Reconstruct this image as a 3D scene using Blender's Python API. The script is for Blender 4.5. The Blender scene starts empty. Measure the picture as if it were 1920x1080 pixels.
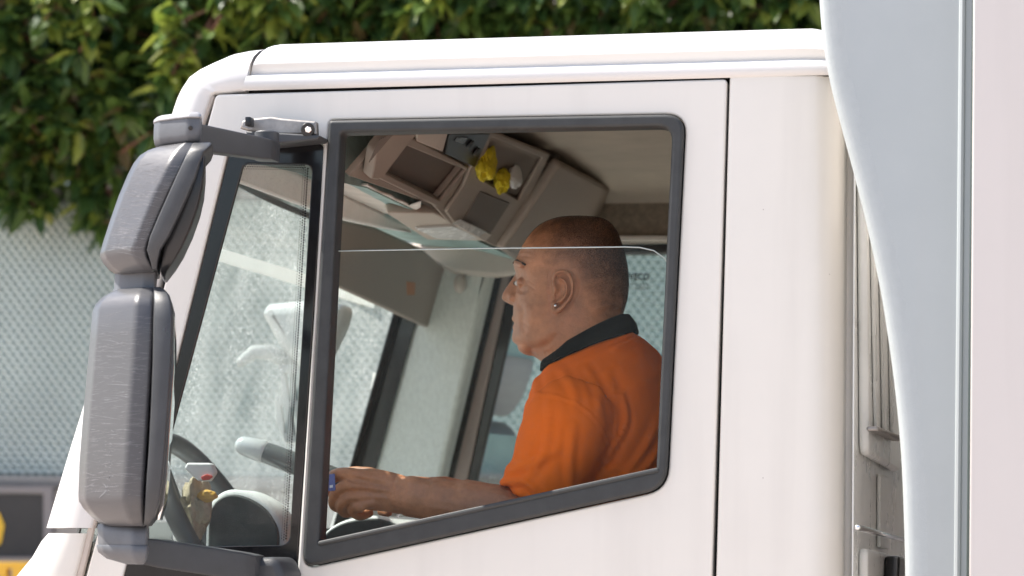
import bpy, bmesh, math, random
from mathutils import Vector, Matrix, noise
rnd = random.Random(7)
SC = bpy.context.scene
COL = SC.collection
# ------------------------------------------------------------------ camera
FPX = 5600.0
CAM = Vector((1.5, -5.2, 1.70))
_yw = Vector((1190, -510, -FPX)).normalized()
_t = -(_yw.x * .015 + _yw.y) / -_yw.z * -1
_zw = Vector((.015, 1.0, 0)); _zw.z = -(_yw.x * _zw.x + _yw.y * _zw.y) / _yw.z; _zw.normalize()
_xw = _yw.cross(_zw)
ROT = Matrix((_xw, _yw, _zw))
cd = bpy.data.cameras.new('camera'); cam = bpy.data.objects.new('camera', cd); COL.objects.link(cam)
cd.sensor_width = 36; cd.lens = 36 * FPX / 1920; cd.clip_start = .1; cd.clip_end = 500
cam.matrix_world = Matrix.Translation(CAM) @ ROT.to_4x4()
cd.dof.use_dof = True; cd.dof.focus_distance = 5.45; cd.dof.aperture_fstop = 5.0
SC.camera = cam
# ------------------------------------------------------------------ light
SUND = Vector((-.56, -.004, .83)).normalized()      # towards the sun
w = bpy.data.worlds.new('World'); SC.world = w; w.use_nodes = True
nt = w.node_tree; sk = nt.nodes.new('ShaderNodeTexSky'); sk.sky_type = 'NISHITA'; sk.sun_disc = False
sk.sun_elevation = math.asin(SUND.z); sk.sun_rotation = math.atan2(SUND.x, SUND.y)
sk.dust_density = 2.5
nt.links.new(sk.outputs[0], nt.nodes['Background'].inputs[0]); nt.nodes['Background'].inputs[1].default_value = .11
sl = bpy.data.lights.new('sun', 'SUN'); sl.energy = 3.6; sl.angle = math.radians(.5); sl.color = (1, .95, .88)
so = bpy.data.objects.new('sun', sl); COL.objects.link(so)
so.rotation_euler = SUND.to_track_quat('Z', 'Y').to_euler()
SC.view_settings.view_transform = 'Standard'; SC.view_settings.look = 'None'
SC.view_settings.exposure = 1.37; SC.view_settings.gamma = 1

# ------------------------------------------------------------------ pixel -> point on a real plane
def ray(u, v):
    c = Vector((u - 960, 540 - v, -FPX)); return Vector((_xw.dot(c), _yw.dot(c), _zw.dot(c)))
def P(u, v, y=0.0):
    d = ray(u, v); return CAM + d * ((y - CAM.y) / d.y)
def PX(u, v, x):
    d = ray(u, v); return CAM + d * ((x - CAM.x) / d.x)
def PN(u, v, p0, n):
    d = ray(u, v); return CAM + d * ((p0 - CAM).dot(n) / d.dot(n))
def proj(p):
    c = ROT.transposed() @ (p - CAM); return 960 + FPX * c.x / -c.z, 540 - FPX * c.y / -c.z

# ------------------------------------------------------------------ materials
def mat(name, col, rough=.5, metal=0, coat=0, var=.0, vscale=8, bump=0, bscale=60, spec=None, stretch=None, trans=0, sheen=0):
    m = bpy.data.materials.new(name); m.use_nodes = True
    n = m.node_tree.nodes; l = m.node_tree.links; b = n['Principled BSDF']
    b.inputs['Roughness'].default_value = rough; b.inputs['Metallic'].default_value = metal
    b.inputs['Coat Weight'].default_value = coat
    if sheen: b.inputs['Sheen Weight'].default_value = sheen
    if spec is not None: b.inputs['Specular IOR Level'].default_value = spec
    b.inputs['Base Color'].default_value = (*col, 1)
    tc = n.new('ShaderNodeTexCoord'); mp = n.new('ShaderNodeMapping'); l.new(tc.outputs['Object'], mp.inputs[0])
    if stretch: mp.inputs['Scale'].default_value = stretch
    if var:
        t = n.new('ShaderNodeTexNoise'); t.inputs['Scale'].default_value = vscale; t.inputs['Detail'].default_value = 6
        t.inputs['Roughness'].default_value = .65
        l.new(mp.outputs[0], t.inputs['Vector'])
        r = n.new('ShaderNodeValToRGB'); l.new(t.outputs['Fac'], r.inputs[0])
        r.color_ramp.elements[0].position = .3; r.color_ramp.elements[1].position = .7
        r.color_ramp.elements[0].color = (*[c * (1 - var) for c in col], 1)
        r.color_ramp.elements[1].color = (*[min(1, c * (1 + var)) for c in col], 1)
        l.new(r.outputs[0], b.inputs['Base Color'])
        q = n.new('ShaderNodeMapRange'); q.inputs['To Min'].default_value = max(.02, rough - .1); q.inputs['To Max'].default_value = min(1, rough + .12)
        l.new(t.outputs['Fac'], q.inputs['Value']); l.new(q.outputs[0], b.inputs['Roughness'])
    if bump:
        t2 = n.new('ShaderNodeTexNoise'); t2.inputs['Scale'].default_value = bscale; t2.inputs['Detail'].default_value = 4
        l.new(mp.outputs[0], t2.inputs['Vector'])
        bp = n.new('ShaderNodeBump'); bp.inputs['Strength'].default_value = bump; bp.inputs['Distance'].default_value = .004
        l.new(t2.outputs['Fac'], bp.inputs['Height']); l.new(bp.outputs[0], b.inputs['Normal'])
    return m

def glass(name, tint=(.93, .97, .95), dust=.03, speck=0.0, refl=.05, sscale=160, patch=None):
    """clear pane: see-through, a weak mirror, and a film of real dust with dried drops"""
    m = bpy.data.materials.new(name); m.use_nodes = True
    n = m.node_tree.nodes; l = m.node_tree.links; n.remove(n['Principled BSDF']); out = n['Material Output']
    tr = n.new('ShaderNodeBsdfTransparent'); tr.inputs[0].default_value = (*tint, 1)
    gl = n.new('ShaderNodeBsdfGlossy'); gl.inputs['Roughness'].default_value = .02
    fr = n.new('ShaderNodeLayerWeight'); fr.inputs['Blend'].default_value = .25
    mm = n.new('ShaderNodeMath'); mm.operation = 'MULTIPLY_ADD'; l.new(fr.outputs['Fresnel'], mm.inputs[0])
    mm.inputs[1].default_value = .11; mm.inputs[2].default_value = refl * .1; mm.use_clamp = True
    mx = n.new('ShaderNodeMixShader'); l.new(mm.outputs[0], mx.inputs[0]); l.new(tr.outputs[0], mx.inputs[1]); l.new(gl.outputs[0], mx.inputs[2])
    df = n.new('ShaderNodeBsdfDiffuse'); df.inputs[0].default_value = (.75, .78, .76, 1)
    tl = n.new('ShaderNodeBsdfTranslucent'); tl.inputs[0].default_value = (.75, .78, .76, 1)
    dm = n.new('ShaderNodeMixShader'); dm.inputs[0].default_value = .5; l.new(df.outputs[0], dm.inputs[1]); l.new(tl.outputs[0], dm.inputs[2])
    tc = n.new('ShaderNodeTexCoord')
    no = n.new('ShaderNodeTexNoise'); no.inputs['Scale'].default_value = 7; no.inputs['Detail'].default_value = 7; l.new(tc.outputs['Object'], no.inputs['Vector'])
    mr = n.new('ShaderNodeMapRange'); mr.inputs['From Min'].default_value = .3; mr.inputs['From Max'].default_value = .75
    mr.inputs['To Min'].default_value = dust * .45; mr.inputs['To Max'].default_value = dust * 1.6
    l.new(no.outputs['Fac'], mr.inputs['Value'])
    fac = mr.outputs[0]
    if speck:
        vo = n.new('ShaderNodeTexVoronoi'); vo.inputs['Scale'].default_value = sscale; l.new(tc.outputs['Object'], vo.inputs['Vector'])
        wn = n.new('ShaderNodeMath'); wn.operation = 'MULTIPLY_ADD'; l.new(vo.outputs['Color'], wn.inputs[0]); wn.inputs[1].default_value = .42; wn.inputs[2].default_value = .0
        lt = n.new('ShaderNodeMath'); lt.operation = 'LESS_THAN'; l.new(vo.outputs['Distance'], lt.inputs[0]); l.new(wn.outputs[0], lt.inputs[1])
        n2 = n.new('ShaderNodeTexNoise'); n2.inputs['Scale'].default_value = 4.5; n2.inputs['Detail'].default_value = 3; l.new(tc.outputs['Object'], n2.inputs['Vector'])
        m2 = n.new('ShaderNodeMapRange'); m2.inputs['From Min'].default_value = .42; m2.inputs['From Max'].default_value = .6; m2.inputs['To Max'].default_value = speck
        l.new(n2.outputs['Fac'], m2.inputs['Value'])
        pr = n.new('ShaderNodeMath'); pr.operation = 'MULTIPLY'; l.new(lt.outputs[0], pr.inputs[0]); l.new(m2.outputs[0], pr.inputs[1])
        ad = n.new('ShaderNodeMath'); ad.operation = 'ADD'; ad.use_clamp = True; l.new(pr.outputs[0], ad.inputs[0]); l.new(fac, ad.inputs[1]); fac = ad.outputs[0]
    fx = n.new('ShaderNodeMixShader'); l.new(fac, fx.inputs[0]); l.new(mx.outputs[0], fx.inputs[1]); l.new(dm.outputs[0], fx.inputs[2])
    l.new(fx.outputs[0], out.inputs[0])
    return m

def scratched(name):
    """worn black mirror plastic with a fine weathered grain"""
    return mat(name, (.085, .085, .089), .33, var=.07, vscale=220, bump=.05, bscale=500, stretch=(.12, .12, 1))

M = dict(
    paint=mat('white_paint', (.735, .705, .645), .32, coat=.25, var=.018, vscale=5, bump=.012, bscale=3),
    roofpaint=mat('roof_paint', (.70, .68, .65), .3, coat=.3, var=.015, vscale=4),
    rubber=mat('black_rubber', (.034, .036, .036), .55, var=.25, vscale=25, bump=.12, bscale=600),
    frit=mat('black_frit', (.008, .008, .009), .12, var=.3, vscale=20),
    gap=mat('dark_gap', (.012, .012, .012), .8),
    plastic=mat('dark_plastic', (.048, .050, .053), .45, var=.15, vscale=20, bump=.15, bscale=700),
    greyplastic=mat('grey_plastic', (.11, .115, .125), .5, var=.15, vscale=20, bump=.1, bscale=600),
    mirror=scratched('scratched_plastic'),
    mirrorglass=mat('mirror_glass', (.9, .9, .9), .02, 1),
    sunlitcap=mat('sunlit_cap', (.30, .30, .31), .5, var=.15, vscale=30),  # paler than the mirror head: sunlight on the cap put into the colour
    visorwhite=mat('pale_visor', (.82, .80, .77), .7, var=.05, vscale=20),
    metal=mat('worn_metal', (.33, .31, .29), .5, .8, var=.3, vscale=30, bump=.15, bscale=60),
    chrome=mat('chrome', (.8, .8, .8), .12, 1),
    box=mat('box_side', (.63, .59, .555), .4, var=.014, vscale=3, bump=.02, bscale=2),
    fairing=mat('fairing_grey', (.40, .435, .435), .38, coat=.15, var=.03, vscale=4, bump=.03, bscale=260),
    fairrim=mat('fairing_rim', (.41, .445, .445), .42, var=.03, vscale=60, bump=.12, bscale=300),
    cabrear=mat('cab_rear_panel', (.82, .83, .80), .28, 0, var=.08, vscale=6, bump=.04, bscale=5),
    trim=mat('brown_plastic', (.30, .245, .205), .55, var=.06, vscale=20, bump=.15, bscale=500),
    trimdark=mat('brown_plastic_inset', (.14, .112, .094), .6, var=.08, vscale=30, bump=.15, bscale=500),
    trimpale=mat('beige_plastic', (.55, .48, .42), .5, var=.05, vscale=20),
    teal=mat('teal_lining', (.33, .46, .45), .95, var=.25, vscale=18, bump=.5, bscale=400),
    felt=mat('brown_felt', (.22, .18, .14), .95, var=.3, vscale=60, bump=.6, bscale=300),
    ceiling=mat('ceiling_lining', (.42, .36, .30), .9, var=.1, vscale=8, bump=.3, bscale=200),
    fabric=mat('pillar_fabric', (.66, .69, .65), .95, var=.10, vscale=120, bump=.6, bscale=350, stretch=(1, 1, .5)),
    paleline=mat('torn_pale_lining', (.62, .58, .54), .9, var=.12, vscale=14, bump=.4, bscale=90),
    lens=mat('lamp_lens', (.75, .76, .76), .25, var=.08, vscale=30),
    dash=mat('dashboard_grey', (.62, .64, .63), .6, var=.06, vscale=15, bump=.2, bscale=500),
    dashdark=mat('dashboard_dark', (.035, .042, .04), .55, var=.3, vscale=40, bump=.2, bscale=500),
    black=mat('black_plastic', (.012, .012, .013), .3),
    paper=mat('white_paper', (.72, .72, .72), .7, var=.05, vscale=30),
    yellow=mat('yellow_cloth', (.62, .50, .015), .75, var=.2, vscale=40, bump=.4, bscale=80),
    red=mat('red_plastic', (.6, .05, .03), .4),
    orange_tag=mat('orange_tag', (.42, .16, .05), .6, var=.2, vscale=200),
    beige=mat('beige_cloth', (.42, .36, .25), .9, var=.25, vscale=50, bump=.5, bscale=120),
    gold=mat('amber_plastic', (.65, .38, .05), .4),
    seat=mat('seat_fabric', (.05, .055, .06), .9, var=.2, vscale=60),
)
def film(m):
    n = m.node_tree.nodes; l = m.node_tree.links; b = n['Principled BSDF']; src = b.inputs['Base Color'].links[0].from_socket
    tc = n.new('ShaderNodeTexCoord'); mp = n.new('ShaderNodeMapping'); mp.inputs['Scale'].default_value = (14, 14, .9); l.new(tc.outputs['Object'], mp.inputs[0])
    t = n.new('ShaderNodeTexNoise'); t.inputs['Scale'].default_value = 1; t.inputs['Detail'].default_value = 8; l.new(mp.outputs[0], t.inputs['Vector'])
    r = n.new('ShaderNodeMapRange'); r.inputs['From Min'].default_value = .5; r.inputs['From Max'].default_value = .85; r.inputs['To Max'].default_value = .22; l.new(t.outputs['Fac'], r.inputs['Value'])
    mx = n.new('ShaderNodeMixRGB'); l.new(r.outputs[0], mx.inputs[0]); l.new(src, mx.inputs[1]); mx.inputs[2].default_value = (.42, .39, .35, 1)
    vo = n.new('ShaderNodeTexVoronoi'); vo.inputs['Scale'].default_value = 26; l.new(tc.outputs['Object'], vo.inputs['Vector'])
    lt = n.new('ShaderNodeMath'); lt.operation = 'LESS_THAN'; l.new(vo.outputs['Distance'], lt.inputs[0]); lt.inputs[1].default_value = .035
    ck = n.new('ShaderNodeMath'); ck.operation = 'GREATER_THAN'; sx = n.new('ShaderNodeSeparateColor'); l.new(vo.outputs['Color'], sx.inputs[0]); l.new(sx.outputs[0], ck.inputs[0]); ck.inputs[1].default_value = .86
    m3 = n.new('ShaderNodeMath'); m3.operation = 'MULTIPLY'; l.new(lt.outputs[0], m3.inputs[0]); l.new(ck.outputs[0], m3.inputs[1])
    m4 = n.new('ShaderNodeMath'); m4.operation = 'MULTIPLY'; l.new(m3.outputs[0], m4.inputs[0]); m4.inputs[1].default_value = .5
    m2 = n.new('ShaderNodeMixRGB'); l.new(m4.outputs[0], m2.inputs[0]); l.new(mx.outputs[0], m2.inputs[1]); m2.inputs[2].default_value = (.2, .17, .15, 1)
    l.new(m2.outputs[0], b.inputs['Base Color'])
for k in ('paint', 'box', 'fairing', 'cabrear'): film(M[k])
G_door = glass('door_glass', (.96, .975, .97), .008, .08, .04, 300)
G_quarter = glass('quarter_glass', (.95, .97, .965), .035, .09, .04, 300)
G_wind = glass('windscreen_glass', (.88, .95, .93), .2, .75, .04, 190)
G_far = glass('far_glass', (.88, .95, .94), .05, .35, .04, 170)

# ------------------------------------------------------------------ mesh helpers
def link(name, me, m, parent=None, sharp=35, smooth=True):
    if smooth:
        for p in me.polygons: p.use_smooth = True
        me.set_sharp_from_angle(angle=math.radians(sharp))
    if m is not None and not me.materials: me.materials.append(m)
    o = bpy.data.objects.new(name, me); COL.objects.link(o)
    if parent is not None: o.parent = parent
    return o
def from_bm(name, bm, m, parent=None, sharp=35, smooth=True):
    bmesh.ops.recalc_face_normals(bm, faces=bm.faces)
    me = bpy.data.meshes.new(name); bm.to_mesh(me); bm.free()
    return link(name, me, m, parent, sharp, smooth)
def tag(o, label=None, cat=None, group=None, kind=None):
    for k, v in (('label', label), ('category', cat), ('group', group), ('kind', kind)):
        if v: o[k] = v
    return o
def empty(name, loc=(0, 0, 0)):
    o = bpy.data.objects.new(name, None); COL.objects.link(o); o.location = loc; o.empty_display_size = .1
    return o
def rp(pts, r=.0, n=6):
    """round the corners of a 2D polygon; a point may carry its own radius"""
    out = []; N = len(pts)
    for i in range(N):
        p = Vector(pts[i][:2]); rr = pts[i][2] if len(pts[i]) > 2 else r
        a = Vector(pts[i - 1][:2]) - p; b = Vector(pts[(i + 1) % N][:2]) - p
        if rr <= 0: out.append(p); continue
        ang = a.angle(b); d = min(rr / math.tan(ang / 2), a.length * .48, b.length * .48)
        s = p + a.normalized() * d; e = p + b.normalized() * d
        for k in range(n + 1):
            t = k / n; out.append((1 - t) ** 2 * s + 2 * t * (1 - t) * p + t * t * e)
    return out
def px(pts, y=0.0, r=0.0):
    """pixel outline -> rounded outline (x,z) on the plane at depth y"""
    q = []
    for p in pts:
        w_ = P(p[0], p[1], y); q.append((w_.x, w_.z, p[2] if len(p) > 2 else r))
    return rp(q)
def curve_mesh(loops, th, bev, res=2):
    cu = bpy.data.curves.new('c', 'CURVE'); cu.dimensions = '2D'; cu.fill_mode = 'BOTH'
    cu.extrude = max(0, th / 2 - bev); cu.bevel_depth = bev; cu.bevel_resolution = res; cu.offset = -bev
    for lp in loops:
        s = cu.splines.new('POLY'); s.points.add(len(lp) - 1); s.use_cyclic_u = True
        for i, p in enumerate(lp): s.points[i].co = (p[0], p[1], 0, 1)
    o = bpy.data.objects.new('c', cu); COL.objects.link(o)
    dg = bpy.context.evaluated_depsgraph_get(); me = bpy.data.meshes.new_from_object(o.evaluated_get(dg))
    bpy.data.objects.remove(o); bpy.data.curves.remove(cu)
    me.materials.clear()
    return me
def plate(name, m, parent, loops, y0, y1, bev=.003, fr=None):
    """a solid cut from 2D loops (holes allowed): in the x-z plane between depths y0 and y1, or in frame fr"""
    me = curve_mesh(loops, abs(y1 - y0), bev)
    if fr is None: fr = Matrix.Translation((0, (y0 + y1) / 2, 0)) @ Matrix.Rotation(math.pi / 2, 4, 'X')
    else: fr = fr @ Matrix.Translation((0, 0, (y0 + y1) / 2))
    me.transform(fr)
    bm = bmesh.new(); bm.from_mesh(me); bmesh.ops.remove_doubles(bm, verts=bm.verts, dist=1e-5); bm.to_mesh(me); bm.free()
    o = link(name, me, m, parent)
    ax_ = (fr.to_3x3() @ Vector((0, 0, 1)))
    for p in o.data.polygons:
        if abs(p.normal.dot(ax_)) > .995: p.use_smooth = False
    return o
def loft_bm(rings, cap=True, closed=True, bm=None):
    bm = bm or bmesh.new(); vs = [[bm.verts.new(p) for p in r] for r in rings]; n = len(rings[0])
    for a, b in zip(vs, vs[1:]):
        for i in range(n if closed else n - 1):
            bm.faces.new((a[i], a[(i + 1) % n], b[(i + 1) % n], b[i]))
    if cap and closed:
        bm.faces.new(vs[0][::-1]); bm.faces.new(vs[-1])
    return bm
def catmull(pts, k=6):
    out = []; n = len(pts)
    for i in range(n - 1):
        p0, p1, p2, p3 = pts[max(i - 1, 0)], pts[i], pts[i + 1], pts[min(i + 2, n - 1)]
        for j in range(k):
            t = j / k
            out.append(.5 * ((2 * p1) + (p2 - p0) * t + (2 * p0 - 5 * p1 + 4 * p2 - p3) * t * t + (3 * p1 - p0 - 3 * p2 + p3) * t ** 3))
    out.append(pts[-1]); return out
def tube_bm(pts, rad, n=12, bm=None, flat=1.0, up=Vector((0, 0, 1)), ends=True):
    """a tapering tube along points; flat squeezes it across 'up'; round ends"""
    bm = bm or bmesh.new(); N = len(pts)
    rs = rad if isinstance(rad, (list, tuple)) else [rad] * N
    rings = []
    def ring(c, t, r):
        s = t.cross(up)
        if s.length < 1e-4: s = t.cross(Vector((0, 1, .1)))
        s.normalize(); q = s.cross(t).normalized()
        return [c + (s * math.cos(2 * math.pi * i / n) * flat + q * math.sin(2 * math.pi * i / n)) * r for i in range(n)]
    tg = [(pts[min(i + 1, N - 1)] - pts[max(i - 1, 0)]).normalized() for i in range(N)]
    if ends:
        for a in (75, 50, 25): rings.append(ring(pts[0] - tg[0] * rs[0] * math.sin(math.radians(a)), tg[0], rs[0] * math.cos(math.radians(a))))
    for i in range(N): rings.append(ring(pts[i], tg[i], rs[i]))
    if ends:
        for a in (25, 50, 75): rings.append(ring(pts[-1] + tg[-1] * rs[-1] * math.sin(math.radians(a)), tg[-1], rs[-1] * math.cos(math.radians(a))))
    return loft_bm(rings, bm=bm)
def box_bm(lo, hi, bev=.004, mtx=None, bm=None, seg=2):
    b2 = bmesh.new(); bmesh.ops.create_cube(b2, size=1)
    lo, hi = Vector(lo), Vector(hi); c = (lo + hi) / 2; s = hi - lo
    for v in b2.verts: v.co = Vector((v.co.x * s.x, v.co.y * s.y, v.co.z * s.z)) + c
    if bev: bmesh.ops.bevel(b2, geom=b2.edges[:] , offset=bev, segments=seg, affect='EDGES', profile=.5)
    if mtx is not None: b2.transform(mtx)
    if bm is None: return b2
    me = bpy.data.meshes.new('t'); b2.to_mesh(me); b2.free(); bm.from_mesh(me); bpy.data.meshes.remove(me); return bm
def ball_bm(c, r, bm=None, mtx=None, seg=20):
    bm = bm or bmesh.new()
    m4 = Matrix.Translation(c) @ (mtx or Matrix.Identity(4)) @ Matrix.Diagonal((*r, 1))
    bmesh.ops.create_uvsphere(bm, u_segments=seg, v_segments=seg * 3 // 4, radius=1, matrix=m4); return bm
def cyl_bm(a, b, r, n=20, bm=None, r2=None):
    bm = bm or bmesh.new(); t = (b - a).normalized(); s = t.orthogonal().normalized(); q = t.cross(s)
    rings = [[p + (s * math.cos(2 * math.pi * i / n) + q * math.sin(2 * math.pi * i / n)) * rr for i in range(n)]
             for p, rr in ((a, r * .9), (a + t * r * .1, r), (b - t * r * .1, r2 or r), (b, (r2 or r) * .9))]
    return loft_bm(rings, bm=bm)
def fit_ring(ring, ul, ur, shear=0.0, yc=0.0):
    """stretch a horizontal ring along x (about its own slanting mid line) until its seen width runs from ul to ur"""
    for _ in range(3):
        us = [proj(p)[0] for p in ring]; i0 = us.index(min(us)); i1 = us.index(max(us))
        ds = [p.x + shear * (p.y - yc) for p in ring]; cx = (min(ds) + max(ds)) / 2; w0 = us[i1] - us[i0]
        k = (ur - ul) / max(w0, 1e-6)
        for p, d in zip(ring, ds): p.x = cx - shear * (p.y - yc) + (d - cx) * k
        us = [proj(p)[0] for p in ring]; sh = ((ul + ur) - (min(us) + max(us))) / 2
        for p in ring: p.x += sh / FPX * (CAM - p).length
    return ring
def remesh(bm, vox, smooth=2, name='m'):
    me = bpy.data.meshes.new(name); bm.to_mesh(me); bm.free()
    o = bpy.data.objects.new(name, me); COL.objects.link(o)
    r = o.modifiers.new('r', 'REMESH'); r.mode = 'VOXEL'; r.voxel_size = vox; r.use_smooth_shade = True
    if smooth:
        s = o.modifiers.new('s', 'SMOOTH'); s.factor = .5; s.iterations = smooth
    dg = bpy.context.evaluated_depsgraph_get(); out = bpy.data.meshes.new_from_object(o.evaluated_get(dg))
    bpy.data.objects.remove(o); bpy.data.meshes.remove(me); return out

#@@ SETTING
# ------------------------------------------------------------------ ground
m_ground = mat('pale_paving', (.46, .39, .345), .85, var=.15, vscale=3, bump=.3, bscale=40)
bm = bmesh.new(); bmesh.ops.create_grid(bm, x_segments=2, y_segments=2, size=200)
tag(from_bm('ground', bm, m_ground, smooth=False), kind='structure')

# ------------------------------------------------------------------ the truck
W = 2.24                                   # cab width
truck = empty('box_truck', (0, W / 2, 0))
tag(truck, 'white box truck with scratched grey mirrors and half open driver window', 'truck')
bpy.context.view_layer.update()
def tp(o):                                 # keep world placement under the truck's empty
    o.matrix_parent_inverse = Matrix.Translation((0, -W / 2, 0)); return o
def part(name, m, loops, y0, y1, bev=.003, parent=truck, fr=None):
    o = plate(name, m, parent, loops, y0, y1, bev, fr)
    return tp(o) if parent is truck else o
def mpart(name, bm, m, parent=truck, sharp=35):
    o = from_bm(name, bm, m, parent, sharp)
    return tp(o) if parent is truck else o

# --- door: skin with two openings, seal, panes
door_out = [(404, 177, .012), (1363, 148, .008), (1322, 1500), (48, 1500)]
seal_out = [(619, 227, .008), (1285, 215, .034), (1250, 916, .05), (569, 1065, .022)]
seal_in = [(641, 250, .008), (1262, 238, .026), (1232, 883, .004), (601, 1020, .003)]
q_out = [(434, 264, .01), (608, 267, .02), (552, 1120), (222, 1120)]
q_in = [(456, 306, .012), (584, 308, .016), (541, 1022, .02), (262, 1027, .012)]
def door(name, sgn):
    """driver's door (sgn 0) or its mirror image across the cab (sgn 1)"""
    Y = (lambda y: y) if sgn == 0 else (lambda y: W - y)
    d = part(name, M['paint'], [px(door_out), px([(617, 225, .01), (1287, 213, .036), (1252, 918, .05), (567, 1067, .02)]),
                                px([(432, 262, .01), (610, 265, .02), (554, 1122), (220, 1122)])], Y(0), Y(.045), .004)
    part('window_seal', M['rubber'], [px(seal_out), px(seal_in)], Y(-.012), Y(.04), .006, d)
    part('quarter_window_frame', M['frit'], [px(q_out), px(q_in)], Y(.004), Y(.012), .002, d)
    part('quarter_window', G_quarter if sgn == 0 else G_far, [px(q_out)], Y(.013), Y(.017), .0005, d)
    return d
drv = door('door', 0)
far_door = door('door', 1)
# sealing lip inside the bottom bar of the driver's window
a, b = P(601, 1019, -.010), P(1232, 882, -.010)
mpart('seal_lip', tube_bm([a, b], .005, 10), M['rubber'], drv)
# half lowered pane and its ground edge
top_edge = [(622, 471), (900, 466), (1170, 463), (1200, 464), (1226, 470), (1246, 484), (1256, 502)]
pane = [P(u, v, .02) for u, v in top_edge] + [P(1238, 960, .02), P(590, 1080, .02)]
part('window_glass', G_door, [[(p.x, p.z) for p in pane]], .018, .022, .0005, drv)
mpart('glass_edge', tube_bm([P(u, v, .02) for u, v in top_edge], .0011, 8), mat('glass_edge', (.5, .54, .5), .2), drv)
# far pane: whole, closed, with the maker's lettering
part('window_glass', G_far, [px([(612, 218), (1292, 206), (1258, 925), (565, 1075)])], W - .024, W - .02, .0005, far_door)
def far(u, v): return P(u, v, W - .028)
bl = far(1176.5, 524.5); hgt = (far(1172, 512.5) - bl).z
fc = bpy.data.curves.new('t', 'FONT'); fc.body = 'IVECO'; fc.size = hgt / .69; fc.offset = .0009; fc.extrude = .0004; fc.space_character = 1.08
fo = bpy.data.objects.new('t', fc); COL.objects.link(fo)
me = bpy.data.meshes.new_from_object(fo.evaluated_get(bpy.context.evaluated_depsgraph_get())); bpy.data.objects.remove(fo)
xs = [v.co.x for v in me.vertices]; kx = (far(1217, 524).x - bl.x) / (max(xs) - min(xs))
me.transform(Matrix.Translation(bl) @ Matrix.Rotation(math.pi / 2, 4, 'X') @ Matrix.Diagonal((kx, 1, 1, 1)) @ Matrix.Translation((-min(xs), 0, 0)))
me.materials.clear(); link('glass_lettering', me, M['black'], far_door, smooth=False)
bm = bmesh.new()
for v, u0, u1, step in ((533.5, 1176, 1216, 7), (538, 1190, 1215, 5), (543, 1188, 1215, 6), (549, 1178, 1214, 0)):
    u = u0
    while u < u1 and step:
        a = far(u, v); b = far(min(u1, u + step - 1.6), v - 1.7)
        box_bm((a.x, a.y - .0005, a.z), (b.x, a.y + .0005, b.z), 0, bm=bm); u += step
mpart('glass_small_print', bm, mat('print_grey', (.10, .12, .12), .6), far_door)
# frit dots round the quarter pane
bm = bmesh.new()
def dots(a, b, n, off):
    A, B = P(*a, .0155), P(*b, .0155); d = (B - A); nrm = Vector((d.z, 0, -d.x)).normalized()
    for row in range(3):
        for i in range(n):
            c = A + d * ((i + (row % 2) * .5) / n) + nrm * off * (row + .6); r = .0019 - row * .00045
            bmesh.ops.create_circle(bm, cap_ends=True, segments=6, radius=r, matrix=Matrix.Translation((c.x, .0035, c.z)) @ Matrix.Rotation(math.pi / 2, 4, 'X'))
dots((583, 318), (542, 1015), 140, .0042); dots((462, 307), (578, 309), 26, .0042)
me = bpy.data.meshes.new('d'); bm.to_mesh(me); bm.free(); link('frit_dots', me, M['frit'], drv, smooth=False)

# --- cab shell behind and round the doors
seamL, seamR = P(457, 170, 0), P(1548, 141, 0)
zs = lambda x: seamL.z + (seamR.z - seamL.z) * (x - seamL.x) / (seamR.x - seamL.x)
XR = P(1592, 600, 0).x                      # rear face of the cab
def shell(sgn):
    f = (lambda y: y) if sgn == 0 else (lambda y: W - y)
    rings = []; zt = zs(XR) - .001; R = .075
    for z in (zt, .95):
        x0 = P(1368, 150, 0).x if z > 2 else P(1368 - .032 * (1500 - 150), 1500, 0).x
        pr = [(x0, .05), (x0, .004), (x0 + .002, .001), (x0 + .005, 0), (x0 + .008, 0), (XR - R - .06, 0), (XR - R - .03, .0003), (XR - R, .0015)]
        for k in range(1, 8):
            t = k / 8 * math.pi / 2; pr.append((XR - R + R * .8 * math.sin(t), R * (1 - math.cos(t))))
        pr += [(XR - R * .2 + .002, R), (XR - R * .2 + .002, R + .012), (XR - .008, R + .014), (XR - .002, R + .02), (XR, R + .03), (XR, .3), (XR - .05, .3), (XR - .05, .05)]
        rings.append([Vector((x, f(y), z)) for x, y in pr])
    bm = loft_bm(rings)
    return mpart('rear_quarter_panel', bm, M['paint'], sharp=28)
shell(0); shell(1)
# dark door gap backing
part('door_gap', M['gap'], [px([(395, 160), (1385, 135), (1345, 1500), (40, 1500)]), px([(420, 190), (1350, 162), (1305, 1490), (80, 1490)])], .03, .05, 0)

# --- roof
def roof():
    xs_ = [(496, 0)] ; L = seamL.x; Rr = XR + .0
    prof = [(0.0, 0.0), (-.004, .003), (-.006, .010), (-.005, .022), (-.001, .0275), (.008, .029), (.016, .0305), (.017, .033), (.008, .050), (.009, .054), (.014, .064), (.03, .078), (.055, .09), (.095, .101), (.17, .113), (.4, .128), (.8, .138)]
    full = prof + [(W - y, z) for y, z in prof[::-1]]
    rings = []
    st = [0, .004, .012, .04, .1, .3, .5, .7, .85, .93, .955, .97, .98, .988, .994, .998, 1.0]
    for s in st:
        x = L - .004 + (Rr - L + .004) * s
        e = 1.0
        d = (Rr - x)
        if d < .085: e = math.sqrt(max(0, 1 - ((.085 - d) / .085) ** 2)) * .62 + .38
        if s < .01: e *= .985
        rings.append([Vector((x + .032 * min(1, z / .09) * (1 - s) ** 6, y, zs(x) + z * e)) for y, z in full])
    bm = loft_bm(rings, closed=False, cap=False)
    bm.faces.new([v for v in bm.verts][-len(full):])
    return mpart('roof', bm, M['roofpaint'], sharp=40)
roof()
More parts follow.
